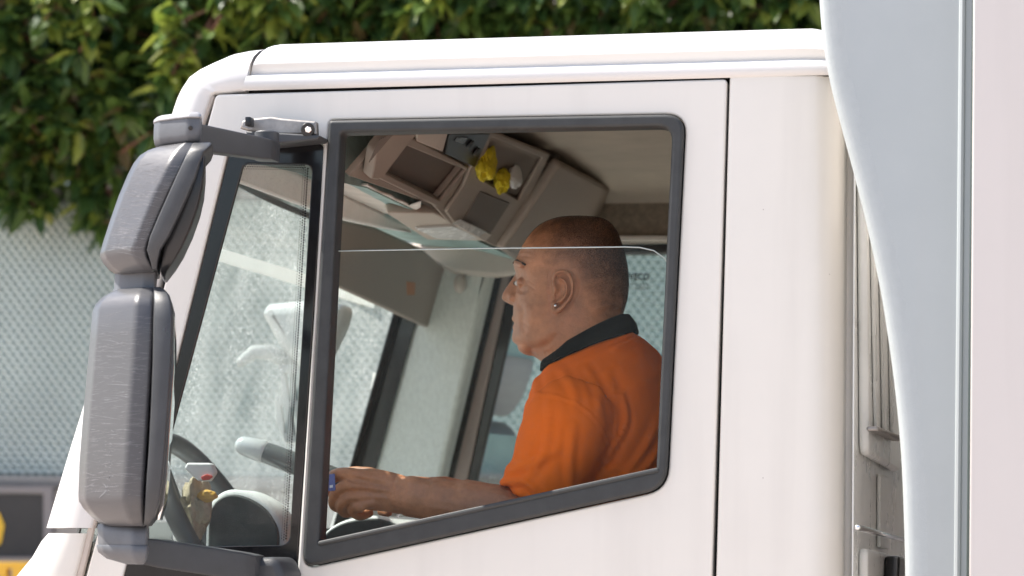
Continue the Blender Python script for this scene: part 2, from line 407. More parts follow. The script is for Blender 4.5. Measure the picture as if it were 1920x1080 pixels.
# rear roof lip
mpart('roof_lip', box_bm((XR - .07, .02, zs(XR) + .002), (XR + .02, W - .02, zs(XR) + .07), .012, seg=3), M['roofpaint'])
# --- front: A pillars that wrap round into the screen surround, and the roof cap
outer = [(497, 88), (470, 91), (440, 97), (405, 113), (378, 127), (356, 143), (340, 167), (331, 185), (324, 205), (317, 228), (246, 450), (158, 745), (120, 865), (82, 990)]
inner = [(457, 170), (446, 171), (432, 173), (418, 174), (404, 175), (398, 177), (394, 183), (391, 192), (386, 206), (379, 228), (318, 450), (238, 745), (206, 865), (172, 990)]
def front(sgn):
    f = (lambda y: y) if sgn == 0 else (lambda y: W - y)
    rings = []
    for (ou, ov), (iu, iv) in zip(outer, inner):
        a = P(iu, iv, 0); b = P(ou, ov, .07)
        dx, dz = b.x - a.x, b.z - a.z
        r = []
        for t, y in ((0, .05), (0, .012), (.02, .003), (.06, 0), (.3, 0), (.55, .004), (.72, .016), (.86, .04), (.95, .07), (1.0, .11), (1.03, .16), (1.03, .18), (.9, .185), (.6, .16), (.3, .1)):
            r.append(Vector((a.x + dx * t, f(y), a.z + dz * t)))
        rings.append(r)
    bm = loft_bm(rings)
    return mpart('windscreen_pillar', bm, M['roofpaint'], sharp=45)
front(0); front(1)
# roof front cap between the two pillars
rings = []
for i, (ou, ov) in enumerate(outer[:10]):
    b = P(ou, ov, .07)
    rings.append([Vector((b.x - .055 * math.sin(math.pi * k / 12) * (i / 9), .10 + (W - .2) * k / 12, b.z + .03 * math.sin(math.pi * k / 12) * (1 - i / 9))) for k in range(13)])
bm = loft_bm(rings, closed=False, cap=False)
mpart('roof_cap', bm, M['roofpaint'])
# lower corner panel (below the seam) that flares forward
low_o = [(84, 1000), (70, 1015), (52, 1045), (20, 1082), (-20, 1130), (-60, 1250), (-70, 1500)]
low_i = [(170, 1000), (167, 1012), (160, 1042), (150, 1080), (139, 1130), (108, 1250), (46, 1500)]
def lower(sgn):
    f = (lambda y: y) if sgn == 0 else (lambda y: W - y)
    rings = []
    for (ou, ov), (iu, iv) in zip(low_o, low_i):
        a = P(iu - 8, iv, 0); b = P(ou, ov, .06); dx, dz = b.x - a.x, b.z - a.z
        rings.append([Vector((a.x + dx * t, f(y), a.z + dz * t)) for t, y in ((0, .05), (0, .012), (.02, .003), (.06, 0), (.35, 0), (.6, .008), (.8, .03), (.93, .06), (1, .11), (1.02, .2), (.9, .22), (.4, .15))])
    return mpart('corner_panel', loft_bm(rings), M['paint'], sharp=45)
lower(0); lower(1)
# pale seal strip that follows the door's leading edge
for k, pts in enumerate((((397, 183), (388, 206), (379, 229)), ((185, 950), (172, 990), (160, 1042), (148, 1090)))):
    mpart('door_edge_seal', tube_bm([P(u, v, .012) for u, v in pts], .007, 8), M['trimpale'])
# front apron below the screen
A = P(60, 1040, .1)
bm = bmesh.new()
fr_rows = []
for (u, v) in ((84, 1000), (52, 1045), (-20, 1130), (-60, 1250), (-70, 1500)):
    b = P(u, v, .06); fr_rows.append([Vector((b.x - .07 * math.sin(math.pi * k / 10), .19 + (W - .38) * k / 10, b.z)) for k in range(11)])
mpart('front_panel', loft_bm(fr_rows, closed=False, cap=False), M['paint'])
#@@ WINDSCREEN
# --- windscreen: raked, bowed, dusty
def scr(t, k, inset=0.0):                  # t: 0 top .. 1 bottom, k: 0 near .. 1 far
    a, b = P(306, 262, .07), P(96, 1000, .07)
    p = a.lerp(b, t); bow = .075 * math.sin(math.pi * k)
    return Vector((p.x - bow + .012 + inset, .17 + (W - .34) * k, p.z))
rows = [[scr(t / 12, k / 24) for k in range(25)] for t in range(13)]
screen = mpart('windscreen', loft_bm(rows, closed=False, cap=False), G_wind)
def band(name, t0, t1, k0, k1, inset, m, parent, nt_=2, nk=24, th=.004):
    r0 = [[scr(t0 + (t1 - t0) * i / nt_, k0 + (k1 - k0) * j / nk, inset) for j in range(nk + 1)] for i in range(nt_ + 1)]
    bm = loft_bm(r0, closed=False, cap=False)
    bmesh.ops.recalc_face_normals(bm, faces=bm.faces)
    g = bmesh.ops.solidify(bm, geom=bm.faces[:], thickness=th)
    return mpart(name, bm, m, parent)
band('screen_border', .0, .018, 0, 1, .004, M['frit'], screen)
band('screen_border', .96, 1.02, 0, 1, .004, M['frit'], screen)
band('screen_border', .03, .97, 0, .02, .004, M['frit'], screen, 12, 2)
band('screen_border', .03, .97, .955, 1, .004, M['frit'], screen, 12, 2)
#@@ CABIN
# ------------------------------------------------------------------ cabin interior
ZC = P(1200, 335, 1.95).z                  # ceiling height
x0c = P(640, 300, .3).x - .2
cy = [(.07, -.085), (.12, -.05), (.2, -.02), (.34, 0), (W / 2, .012)]; cy = cy + [(W - y, z) for y, z in cy[-2::-1]]
bm = loft_bm([[Vector((x, y, ZC + z)) for y, z in cy] for x in (x0c, XR - .2, XR - .1)], closed=False, cap=False)
mpart('ceiling', bm, M['ceiling'])
bm = box_bm((XR - .11, .06, 1.0), (XR - .06, W - .06, ZC), .01)
mpart('rear_wall_lining', bm, M['felt'])
bm = box_bm((P(100, 1400, 0).x, .06, 1.0), (XR - .06, W - .06, 1.05), .0)
mpart('cabin_floor', bm, M['dashdark'])
# lining above the windows, near and far
for y0, y1 in ((.05, .058), (W - .13, W - .05)):
    part('side_lining', M['felt'], [px([(392, 190), (1560, 150), (1560, 205), (1275, 212), (620, 224), (440, 256), (372, 256)])], y0, y1, .004)
yv = W - .14
part('lining_edge', M['paleline'], [px([(1060, 443, .002), (1300, 443, .002), (1300, 452), (1060, 452)], yv)], yv - .015, yv + .01, .003)
part('side_lining', M['felt'], [px([(1060, 335), (1420, 330), (1420, 447), (1060, 447)], yv)], yv, yv + .03, .003)
# door trim below the windows
for y0, y1 in ((.05, .085), (W - .085, W - .05)):
    part('door_trim', M['dashdark'], [px([(200, 1120), (560, 1110), (1252, 950), (1252, 1480), (110, 1480)])], y0, y1, .006)
# inner liners of the B post
for y0, y1 in ((.05, .09), (W - .09, W - .05)):
    part('post_trim', M['trim'], [px([(1300, 160), (1560, 150), (1540, 1480), (1270, 1480)])], y0, y1, .006)

# --- far windscreen pillar, cloth covered
yp = W - .20
part('pillar_trim', M['fabric'], [px([(786, 470, .02), (920, 502, .01), (905, 570, .01), (826, 905), (694, 905), (768, 628), (800, 540)], yp)], yp, yp + .08, .016)
part('pillar_trim', M['trimpale'], [px([(742, 455, .01), (1080, 462, .005), (1080, 500, .01), (925, 520, .02), (850, 512, .02), (800, 488, .02)], yp - .03)], yp - .03, yp + .0, .012)
part('pillar_border', M['frit'], [px([(762, 560), (800, 540), (772, 628), (698, 905), (670, 905)], yp - .01)], yp - .012, yp - .004, .002)
yd_ = W - .07
part('door_seal', M['frit'], [px([(914, 500), (944, 500), (848, 905), (814, 905)], yd_)], yd_, yd_ + .02, .004, far_door)
part('door_edge_trim', mat('pink_white_trim', (.50, .40, .37), .5), [px([(944.5, 500), (961, 500), (875, 905), (848.5, 905)], yd_)], yd_ - .004, yd_ + .02, .006, far_door)
part('door_seal', M['frit'], [px([(961.5, 500), (986, 500), (894, 905), (875.5, 905)], yd_)], yd_, yd_ + .02, .004, far_door)
mpart('coat_hook', ball_bm(P(862, 532, yp - .012), (.016, .016, .024)), M['trimpale'])
# near pillar lining
part('pillar_trim', M['fabric'], [px([(400, 270), (440, 270), (232, 1100), (180, 1100)], .07)], .07, .10, .008)

# --- header lining between the console and the screen
CY0 = .36
A0 = P(690, 326, CY0); dd = Vector((math.cos(math.radians(50)), 0, math.sin(math.radians(50))))
nn = Vector((dd.z, 0, -dd.x))              # faces rear and down
hdr = [scr(.0, k / 16, .03) for k in range(17)]; hdr = [Vector((hdr[0].x + .01, .07, hdr[0].z))] + hdr + [Vector((hdr[-1].x + .01, W - .07, hdr[-1].z))]
r1, r2, r3 = [], [], []
for k, p in enumerate(hdr):
    y = p.y
    q = A0 + dd * -.035 - nn * .03; q = Vector((q.x, y, q.z))
    if y < .52: q.x -= .13 * (1 - (y - .07) / .45)
    r1.append(p); r2.append(p.lerp(q, .5) + Vector((0, 0, .012))); r3.append(q)
q = [Vector((p.x - .02, p.y, ZC)) for p in r3]
q2 = [Vector((p.x + .03, p.y, ZC + .0)) for p in r3]
mpart('header_lining', loft_bm([r1, r2, r3, q, q2], closed=False, cap=False), M['teal'])
# torn pale lining on the header, near side
def hd(u, v, off=.004):
    n_ = (r3[8] - r1[2]).cross(Vector((0, 1, 0))); n_ = Vector((n_.x, 0, n_.z)).normalized()
    if n_.z > 0: n_ = -n_
    return PN(u, v, r1[4].lerp(r3[4], .5) + Vector((0, 0, .012)) + n_ * off, n_), n_
torn = [(600, 330), (640, 338), (660, 344), (690, 345), (712, 358), (735, 366), (742, 372), (756, 376), (768, 384), (790, 377), (789, 386), (778, 393), (757, 399), (740, 397), (715, 399), (690, 388), (640, 366), (600, 352)]
e1 = Vector((0, 1, 0)); c0, n_ = hd(690, 370); e2 = e1.cross(n_).normalized()
fr_h = Matrix((( *e1, 0), (*e2, 0), (*n_, 0), (0, 0, 0, 1))).transposed(); fr_h.translation = c0
def loc(fr, pts): 
    inv = fr.inverted(); return [inv @ p for p in pts]
part('torn_lining', M['paleline'], [[(p.x, p.y) for p in loc(fr_h, [hd(u, v)[0] for u, v in torn])]], -.001, .003, .0008, fr=fr_h)

# --- overhead console on a slanting face
fr_c = Matrix(((0, dd.x, nn.x, 0), (1, 0, 0, 0), (0, dd.z, nn.z, 0), (0, 0, 0, 1)))
fr_c = Matrix(((*e1, 0), (*dd, 0), (*(e1.cross(dd)), 0), (0, 0, 0, 1))).transposed(); fr_c.translation = A0
sg = 1 if e1.cross(dd).dot(nn) > 0 else -1
def cf(pts, r=0.0):
    out = []
    for p in pts:
        w_ = fr_c.inverted() @ PN(p[0], p[1], A0, nn); out.append((w_.x, w_.y, p[2] if len(p) > 2 else r))
    return rp(out)
def cplate(name, m, loops, h0, h1, bev=.003, parent=None):
    return part(name, m, loops, sg * h0, sg * h1, bev, parent or truck, fr=fr_c)
con = cplate('overhead_console', M['trim'], [cf([(655, 330), (770, 200), (1260, 400), (1080, 560), (930, 462), (905, 452), (845, 420), (812, 384)], 0),
      cf([(717, 320), (756, 268), (866, 314), (820, 371)]), cf([(888, 326), (918, 250), (1013, 292), (967, 370)])], -.014, .0, .002)
cplate('shaded_console_back', M['trimdark'], [cf([(690, 330), (760, 230), (1060, 300), (990, 420), (820, 400)])], -.03, -.015, 0, con)  # darker brown puts the shade of deep pockets into the colour
cplate('tray_frame', M['trim'], [cf([(694, 325, .012), (752, 246, .006), (875, 309, .012), (814, 383, .016)]), cf([(717, 320, .004), (756, 268, .004), (866, 314, .004), (820, 371, .006)])], .001, .010, .004, con)
cplate('storage_pocket', M['trim'], [cf([(862, 345, .01), (906, 236, .01), (1026, 284, .02), (985, 372, .01), (925, 460, .02), (850, 420, .02), (830, 392, .02)]),
       cf([(888, 326, .004), (915, 252, .004), (1012, 292, .01), (967, 370, .006)])], .001, .010, .004, con)
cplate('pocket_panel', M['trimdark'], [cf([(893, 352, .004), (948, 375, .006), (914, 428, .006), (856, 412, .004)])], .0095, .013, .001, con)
r_ = cplate('radio', M['black'], [cf([(836, 244, .003), (912, 244, .003), (882, 308, .003), (828, 282, .003)])], .001, .012, .002, con)
for (u, v, rr) in ((872, 262, .010), (884, 276, .010)):
    c = fr_c.inverted() @ PN(u, v, A0, nn)
    cplate('knob', M['plastic'], [rp([(c.x + rr * math.cos(a * .3927), c.y + rr * math.sin(a * .3927)) for a in range(16)])], .013, .018, .002, r_)
cplate('display', mat('grey_display', (.07, .075, .075), .2), [cf([(848, 250), (868, 250), (860, 262), (842, 257)])], .0125, .014, .0003, r_)
cplate('blank_cover', M['trimpale'], [cf([(776, 242, .003), (834, 242, .003), (824, 280, .003), (775, 260, .003)])], .001, .010, .003, con)
lid = cplate('locker_lid', M['trim'], [cf([(923, 455, .02), (1034, 291, .012), (1128, 341, .016), (1092, 440, .012), (1040, 540, .02)])], .003, .03, .009, con)
cplate('lid_handle', M['gap'], [cf([(1022, 428, .004), (1042, 396, .004), (1053, 397, .004), (1034, 428, .004)])], .0285, .032, .001, lid)
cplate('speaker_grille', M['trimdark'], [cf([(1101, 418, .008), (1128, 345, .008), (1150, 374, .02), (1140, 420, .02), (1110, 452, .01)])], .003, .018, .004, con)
sp = cplate('speaker_grille', M['trim'], [cf([(676, 318, .003), (684, 268, .02), (712, 234, .006), (762, 232, .006), (688, 320, .004)])], .004, .03, .004, con)
bm = bmesh.new()
for i in range(13):
    t = i / 12
    a = PN(690 + 45 * t, 309 - 58 * t, A0 + nn * .031, nn); b = PN(712 + 40 * t, 262 - 22 * t, A0 + nn * .031, nn)
    a2 = a.lerp(b, .12); tube_bm([a2, b], .0014, 6, bm=bm)
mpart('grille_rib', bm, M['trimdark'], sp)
cplate('lens_rib', M['trimpale'], [cf([(846, 416, .003), (862, 408, .003), (914, 432, .004), (900, 446, .004)])], .009, .015, .002, con)
bm = bmesh.new()
for i in range(6):
    t = i / 5; a = PN(850 + 12 * t, 418 - 6 * t, A0 + nn * .017, nn); b = PN(898 + 13 * t, 443 - 8 * t, A0 + nn * .03, nn); tube_bm([a, b], .0012, 6, bm=bm)
mpart('lens_slat', bm, M['lens'], con)
# underside of the console with the cabin lamp
und = A0 + dd * -.004
def uf(pts, z):
    out = []
    for p in pts:
        q_ = PN(p[0], p[1], Vector((0, 0, z)), Vector((0, 0, 1))); out.append((q_.x, q_.y, p[2] if len(p) > 2 else .0))
    return rp(out)
zl = PN(850, 435, und, Vector((.35, 0, 1)).normalized()).z
un = Vector((-.25, 0, 1)).normalized(); u1 = Vector((1, 0, .25)).normalized(); fr_u = Matrix(((*u1, 0), (*e1, 0), (*un, 0), (0, 0, 0, 1))).transposed(); fr_u.translation = und
def ul(pts):
    inv = fr_u.inverted(); out = []
    for p in pts:
        q_ = inv @ PN(p[0], p[1], und, un); out.append((q_.x, q_.y, p[2] if len(p) > 2 else 0))
    return rp(out)
part('console_underside', M['trimpale'], [ul([(720, 398, .01), (760, 399), (815, 400), (846, 416), (925, 455, .01), (912, 452), (800, 450, .01)])], 0, .02, .004, con, fr=fr_u)
part('cabin_lamp', M['lens'], [ul([(776, 424, .004), (848, 420, .004), (905, 441, .006), (872, 446, .006), (815, 443, .004)])], -.006, .006, .003, con, fr=fr_u)

# --- sun visors, hung in front of the screen
ev = (scr(1, .3) - scr(0, .3)); ev.y = 0; ev.normalize()
def visor(name, m, pts, inset, th, bev, parent=truck, p0=None):
    o_ = scr(.1, .3, inset) if p0 is None else p0; nv = e1.cross(ev).normalized()
    if nv.x < 0: nv = -nv
    f2 = nv.cross(e1); fr = Matrix(((*e1, 0), (*f2, 0), (*nv, 0), (0, 0, 0, 1))).transposed(); fr.translation = o_
    inv = fr.inverted(); lp = []
    for p in pts:
        q_ = inv @ PN(p[0], p[1], o_, nv); lp.append((q_.x, q_.y, p[2] if len(p) > 2 else 0))
    return part(name, m, [rp(lp)], 0, th, bev, parent, fr=fr)
STRIP = mat('pale_strip', (.8, .8, .79), .6)
_n = STRIP.node_tree.nodes; _t = _n.new('ShaderNodeBsdfTranslucent'); _t.inputs[0].default_value = (.8, .8, .79, 1); _m = _n.new('ShaderNodeMixShader'); _m.inputs[0].default_value = .6
STRIP.node_tree.links.new(_n['Principled BSDF'].outputs[0], _m.inputs[1]); STRIP.node_tree.links.new(_t.outputs[0], _m.inputs[2]); STRIP.node_tree.links.new(_m.outputs[0], _n['Material Output'].inputs[0])
vis = visor('sun_visor', M['trim'], [(606, 405, .01), (690, 422, .01), (778, 462, .02), (824, 500, .05), (823, 622, .012), (790, 612, .02), (606, 528, .01)], .12, .018, .007)
visor('visor_tag', M['orange_tag'], [(762, 528), (778, 530), (777, 553), (763, 553)], .139, .001, .0003, vis)
visor('sun_visor', M['visorwhite'], [(430, 268, .003), (583, 338), (635, 363), (752, 418, .012), (760, 434, .008), (700, 425), (635, 411), (583, 394), (430, 338, .003)], .18, .02, .008)
visor('screen_strip', STRIP, [(402, 462, .004), (700, 552, .004), (700, 578, .004), (396, 486, .004)], .012, .002, .0006, screen)
visor('sticker', M['paper'], [(700, 698), (728, 703), (722, 734), (694, 731)], .006, .001, .0003, screen)
visor('sticker_print', mat('sticker_print', (.62, .48, .25), .7), [(703, 706), (715, 708), (712, 724), (700, 722)], .0072, .0008, .0002, screen)
#@@ DASH
# --- dashboard
zd = P(300, 1015, .3).z - .02
xa, xb = scr(1, .5).x, P(480, 1000, .5).x
rings = []
for k in range(15):
    y = .12 + (W - .24) * k / 14
    rings.append([Vector((scr(.97, (y - .17) / (W - .34) if .17 < y < W - .17 else 0).x + .02, y, zd - .02)), Vector((xa + .12, y, zd)), Vector((xb - .1, y, zd + .01)), Vector((xb, y, zd - .02)), Vector((xb + .03, y, zd - .1)), Vector((xb + .02, y, zd - .5))])
dashb = mpart('dashboard', loft_bm(rings, closed=False, cap=False), M['dash'], sharp=50)
# instrument hood: pale arch with a dark face
def hood(pts, y, ln, thick, name='instrument_hood'):
    p3 = [P(u, v, y) for u, v in pts]
    pl = catmull(p3, 5)
    base = min(p.z for p in pl) - .04
    out_ = [(p.x, p.z) for p in pl] + [(pl[-1].x, base), (pl[0].x, base)]
    o = part(name, M['dash'], [rp(out_)], y - .0, y + ln, .012, dashb)
    c = sum((Vector(q_) for q_ in out_), Vector((0, 0))) / len(out_)
    part('instrument_face', M['dashdark'], [rp([(c.x + (q_[0] - c.x) * thick, c.y + (q_[1] - c.y) * thick - .004) for q_ in out_])], y - .012, y + .01, .004, o)
    return o
hood([(384, 1000), (388, 960), (402, 932), (430, 918), (466, 924), (505, 948), (530, 985), (536, 1010)], .42, .12, .86)
hood([(598, 1030), (604, 1004), (630, 982), (668, 970), (715, 968), (760, 985), (800, 1010)], .66, .35, .95)
# steering wheel
wc = P(418, 1012, .50); tilt = Vector((-.52, 0, .85)).normalized(); rad = .225
wheel = mpart('steering_wheel', tube_bm([wc + (tilt * math.cos(a * math.pi / 24) + e1 * math.sin(a * math.pi / 24)) * rad for a in range(49)], .020, 12, ends=False), M['plastic'])
ax = e1.cross(tilt).normalized()
if ax.x > 0: ax = -ax
hub = wc + ax * .05
bm = cyl_bm(hub - ax * .03, hub + ax * .03, .07)
for a in (90, 210, 330):
    dv = tilt * math.cos(math.radians(a)) + e1 * math.sin(math.radians(a)); tube_bm([hub + dv * .05, wc + dv * rad], .013, 8, bm=bm)
mpart('wheel_hub', bm, M['plastic'], wheel)
mpart('steering_column', cyl_bm(hub, hub + ax * .4, .035), M['plastic'])
# tube shaped control (dark, with a pale end) above the hood
mpart('grab_tube', tube_bm([P(462, 838, .62), P(505, 851, .62), P(600, 888, .62), P(660, 912, .62)], [.018, .022, .024, .024], 16), mat('grey_gloss_tube', (.09, .1, .1), .25, coat=.4))
gt = [o for o in COL.objects if o.name == 'grab_tube'][0]
mpart('tube_end', tube_bm([P(458, 836, .62), P(490, 846, .62)], [.0195, .0235], 16), mat('pale_tube_end', (.5, .52, .52), .25, coat=.4), gt)
# seats
def seat(y):
    c = P(1150, 900, y); s = tp(box_seat(y)); return s
def box_seat(y):
    a = P(1175, 800, y); b = P(1240, 1250, y)
    pts = [(1190, 960, .03), (1290, 950, .05), (1350, 1280, .03), (1250, 1290, .03)]
    o = plate('seat', M['seat'], truck, [px(pts, y)], y - .23, y + .23, .03)
    z1 = P(1100, 1255, y).z
    c = from_bm('seat_cushion', box_bm((P(860, 1250, y).x, y - .25, z1 - .12), (P(1250, 1250, y).x, y + .25, z1), .04, seg=3), M['seat'], o)
    return o
seat(.52); 
# --- front mirror seen through the screen
YK = 1.5
fm = part('front_mirror', mat('pale_mirror_shell', (.42, .43, .42), .4, coat=.3), [px([(487, 588, .01), (496, 568, .02), (560, 562, .03), (650, 570, .02), (640, 610, .03), (600, 692, .02), (556, 686, .02), (520, 650, .03)], YK)], YK, YK + .1, .03)
pale_arm = mat('pale_mirror_arm', (.36, .37, .36), .5)
mpart('mirror_arm', tube_bm([P(452, 678, YK + .02), P(476, 660, YK + .02), P(505, 660, YK + .03), P(545, 680, YK + .05)], [.012, .017, .02, .018], 10, flat=.7), pale_arm, fm)
part('mirror_bracket', pale_arm, [px([(524, 684, .005), (566, 684, .005), (590, 830, .005), (536, 830, .005), (518, 790, .005), (516, 745, .005), (530, 735)], YK + .04)] + [px([(a, b), (a + 7, b), (a + 15, b + 52), (a + 8, b + 52)], YK + .04) for a, b in ((536, 700), (550, 700), (528, 760), (546, 764), (562, 764))], YK + .03, YK + .05, .003, fm)
#@@ MIRRORS
# ------------------------------------------------------------------ door mirrors
YM = -.33
def sup(n=40, e=2.6, hw=.1, dep=.08, rear=.55):
    """rounded ring: flat outer side, slanting front flank, flat nose, flatter rear"""
    if e > 2.9:
        pts = [(1, -1, .3), (-.9, -1, .2), (-.9, 1, .2), (1, 1, .3)]
    else:
        pts = [(.7, -.94, .15), (.22, -1, .35), (-.80, -.50, .25), (-1, -.2, .3), (-1, .3, .4), (.22, 1, .45), (.7, .94, .2)]
    return [(p.x * dep, p.y * hw) for p in rp(pts, n=6)]
from mathutils.bvhtree import BVHTree
M['scuff'] = mat('pale_scuff', (.21, .21, .22), .6, var=.35, vscale=90)
def scuff(o, levels):
    """real scratches: thin raised scuff lines that follow the shell, a second material of the same mesh"""
    bm = bmesh.new(); bm.from_mesh(o.data); tree_ = BVHTree.FromBMesh(bm)
    v0, v1 = levels[4][0], levels[-6][0]; rs = random.Random(int(v0)); o.data.materials.append(M['scuff'])
    def span(v):
        for a_, b_ in zip(levels, levels[1:]):
            if a_[0] <= v <= b_[0]:
                t = (v - a_[0]) / (b_[0] - a_[0]); return a_[1] + (b_[1] - a_[1]) * t, a_[2] + (b_[2] - a_[2]) * t
        return None
    lines = []
    for k in range(420):
        v = rs.uniform(v0, v1); sp = span(v)
        if not sp: continue
        f = rs.random() ** 1.5; u = sp[0] + (sp[1] - sp[0]) * (.04 + .85 * f)
        ln = rs.uniform(6, 70) * rs.random(); an = rs.gauss(-.10, .13); cu = rs.gauss(.0025, .003); w_ = rs.choice((.16, .2, .26, .4)) * rs.uniform(.7, 1.2)
        pts = []
        for i in range(9):
            pts.append((u + ln * i / 8 * math.cos(an), v + ln * i / 8 * math.sin(an) + cu * (ln * i / 8) ** 2))
        lines.append((pts, w_))
    if v0 > 500:                            # a chalky hook and a scuffed band low on the big shell
        lines.append(([(192 + 8 * math.sin(a * .5), 905 + 3.6 * a) for a in range(9)], 1.6))
        for k in range(26): v = rs.uniform(800, 925); u = rs.uniform(196, 210); lines.append(([(u + i * rs.uniform(.4, .9), v + i * .3) for i in range(6)], rs.uniform(.3, .7)))
    for pts, w_ in lines:
        prev = None
        for i, (u, v) in enumerate(pts):
            d = ray(u, v).normalized(); h = tree_.ray_cast(CAM, d)
            if h[0] is None or h[1].dot(d) > -.12: prev = None; continue
            e = w_ * math.sin(math.pi * (i + .3) / len(pts)); p = h[0] + h[1] * .0004
            t = Vector((0, 0, e * .0009)); cur = (bm.verts.new(p + t), bm.verts.new(p - t))
            if prev: bm.faces.new((prev[0], prev[1], cur[1], cur[0])).material_index = 1
            prev = cur
    bm.to_mesh(o.data); bm.free()
    for p in o.data.polygons: p.use_smooth = True
def housing(name, levels, hw, m, parent, y=YM, e=2.6):
    rings = []
    for (v, ul_, ur_, k) in levels:
        c = P((ul_ + ur_) / 2, v, y)
        rg = [Vector((c.x + a - .31 * b, y + b, c.z)) for a, b in sup(hw=hw * k, e=e)]   # aimed in towards the driver
        rings.append(fit_ring(rg, ul_, ur_, .31, y))
    bm = loft_bm(rings)
    o = from_bm(name, bm, m, parent, 50)
    if name == 'mirror_housing': scuff(o, levels)
    return o
def interp(levels, k=3):
    pts = [Vector(l) for l in levels]; return [tuple(p) for p in catmull([Vector((l[0], l[1], l[2])) for l in levels], k)], None
mir = empty('door_mirror', P(240, 900, YM)); mir.parent = truck; mir.matrix_parent_inverse = Matrix.Translation((0, -W / 2, 0))
bpy.context.view_layer.update()
def mp_(o):
    o.parent = mir; o.matrix_parent_inverse = mir.matrix_world.inverted(); return o
up = mp_(housing('mirror_housing', [(277, 305, 372, .55), (279, 292, 371, .7), (284, 276, 369, .72), (293, 262, 364, .80), (308, 250, 356, .90), (330, 239, 346, .98), (370, 222, 326, 1), (410, 208, 308, 1), (450, 195, 291, 1), (474, 188, 282, 1), (480, 187, 281, .99), (492, 192, 283, .95), (505, 203, 289, .88), (514, 216, 294, .8), (517, 222, 293, .7)], .105, M['mirror'], None, e=2.3))
mp_(housing('mirror_rim', [(277, 362, 396, .6), (281, 360, 400, .75), (290, 356, 396, .88), (300, 351, 386, .96), (320, 342, 379, 1), (345, 330, 372, 1.02), (380, 314, 358, 1.03), (420, 296, 340, 1.03), (455, 281, 323, 1.02), (480, 275, 307, 1.0), (500, 282, 301, .95), (514, 286, 299, .85)], .108, M['plastic'], None, e=4))
g_ = mp_(housing('mirror_glass', [(292, 372, 384, .8), (305, 366, 386, .92), (330, 355, 386, .97), (365, 340, 383, .98), (400, 330, 375, .98), (440, 318, 361, .97), (475, 306, 345, .95), (500, 302, 330, .9), (516, 301, 318, .8), (524, 306, 313, .6)], .10, M['black'], None, e=3))
mp_(housing('mirror_neck', [(512, 216, 296, .9), (520, 215, 295, .9), (540, 214, 293, .9), (550, 210, 296, .95)], .055, M['greyplastic'], None, e=2.6))
mp_(housing('mirror_housing', [(546, 214, 292, .6), (552, 203, 294, .72), (560, 190, 295, .84), (572, 179, 295, .95), (586, 173, 296, 1), (640, 168, 295, 1.02), (720, 161, 291, 1.04), (800, 154, 286, 1.04), (870, 149, 282, 1.03), (930, 147, 278, 1.02), (941, 148, 278, 1.0), (955, 157, 277, .93), (970, 171, 277, .84), (982, 188, 276, .75), (987, 200, 275, .65)], .125, M['mirror'], None, e=2.4))
mp_(housing('mirror_rim', [(546, 288, 304, .65), (552, 288, 314, .76), (562, 288, 322, .88), (580, 288, 328, .98), (610, 287, 330, 1.03), (680, 286, 328, 1.05), (760, 283, 323, 1.06), (840, 279, 317, 1.06), (910, 274, 310, 1.04), (945, 272, 305, 1.0), (970, 271, 297, .9), (986, 270, 284, .75)], .126, M['plastic'], None, e=4))
mp_(housing('mirror_glass', [(600, 318, 331, .9), (700, 315, 331, .96), (800, 310, 324, .97), (900, 302, 318, .96), (950, 298, 312, .9), (975, 296, 304, .8)], .11, M['mirrorglass'], None, e=4))
mp_(housing('mirror_foot', [(983, 184, 278, .7), (990, 182, 280, .9), (1000, 183, 280, 1), (1020, 184, 279, 1), (1034, 186, 279, 1), (1046, 200, 276, .95), (1056, 232, 270, .8)], .07, M['greyplastic'], None, e=2.5))
mp_(housing('mirror_head', [(222, 300, 372, .8), (226, 292, 377, .95), (234, 289, 379, 1), (250, 288, 379, 1), (262, 288, 378, 1), (272, 290, 376, .95), (277, 300, 372, .8)], .07, M['greyplastic'], None, e=2.5))
mp_(housing('head_cap', [(219.5, 306, 366, .75), (221.5, 294, 376, .94), (226, 288.5, 379.5, 1.0), (231, 287.5, 380, 1.02), (232.5, 289, 379, .99)], .073, M['sunlitcap'], None, e=2.5))
mp_(from_bm('cap_screw', cyl_bm(P(357, 240, YM - .072), P(357, 240, YM - .06), .004, 10), M['black'], None))
mp_(housing('foot_cap', [(1022, 182, 280, 1.0), (1025, 181, 281, 1.04), (1036, 184, 281, 1.04), (1048, 200, 278, .98), (1058, 236, 272, .8)], .072, M['greyplastic'], None, e=2.5))
def arm(name, a0, a1, b0, b1, ya, yb, dep, m):
    """box arm: end a (outboard) with top/bottom pixels, end b at the door"""
    bm = bmesh.new(); rings = []
    N = 8
    for i in range(N + 1):
        t = i / N; y = ya + (yb - ya) * t
        T = Vector(P(*[a0[k] + (b0[k] - a0[k]) * t for k in (0, 1)], y)); B = Vector(P(*[a1[k] + (b1[k] - a1[k]) * t for k in (0, 1)], y))
        h = (T - B).length; c = (T + B) / 2; s = Vector((.35, .94, 0))
        k = 1 if 0 < i < N else .93
        lp = rp([(-dep, -h / 2 * k, .005), (dep, -h / 2 * k, .008), (dep, h / 2 * k, .008), (-dep, h / 2 * k, .005)], n=4)
        rings.append([c + Vector((0, 1, 0)) * (p.x + dep) + Vector((0, 0, 1)) * p.y for p in lp])
    return mp_(from_bm(name, loft_bm(rings), m, None, 40))
arm('mirror_arm', (368, 231), (372, 281), (510, 260), (506, 299), -.34, -.16, .028, M['plastic'])
arm('mirror_arm', (270, 1008), (266, 1060), (482, 1040), (474, 1092), -.34, -.15, .03, M['plastic'])
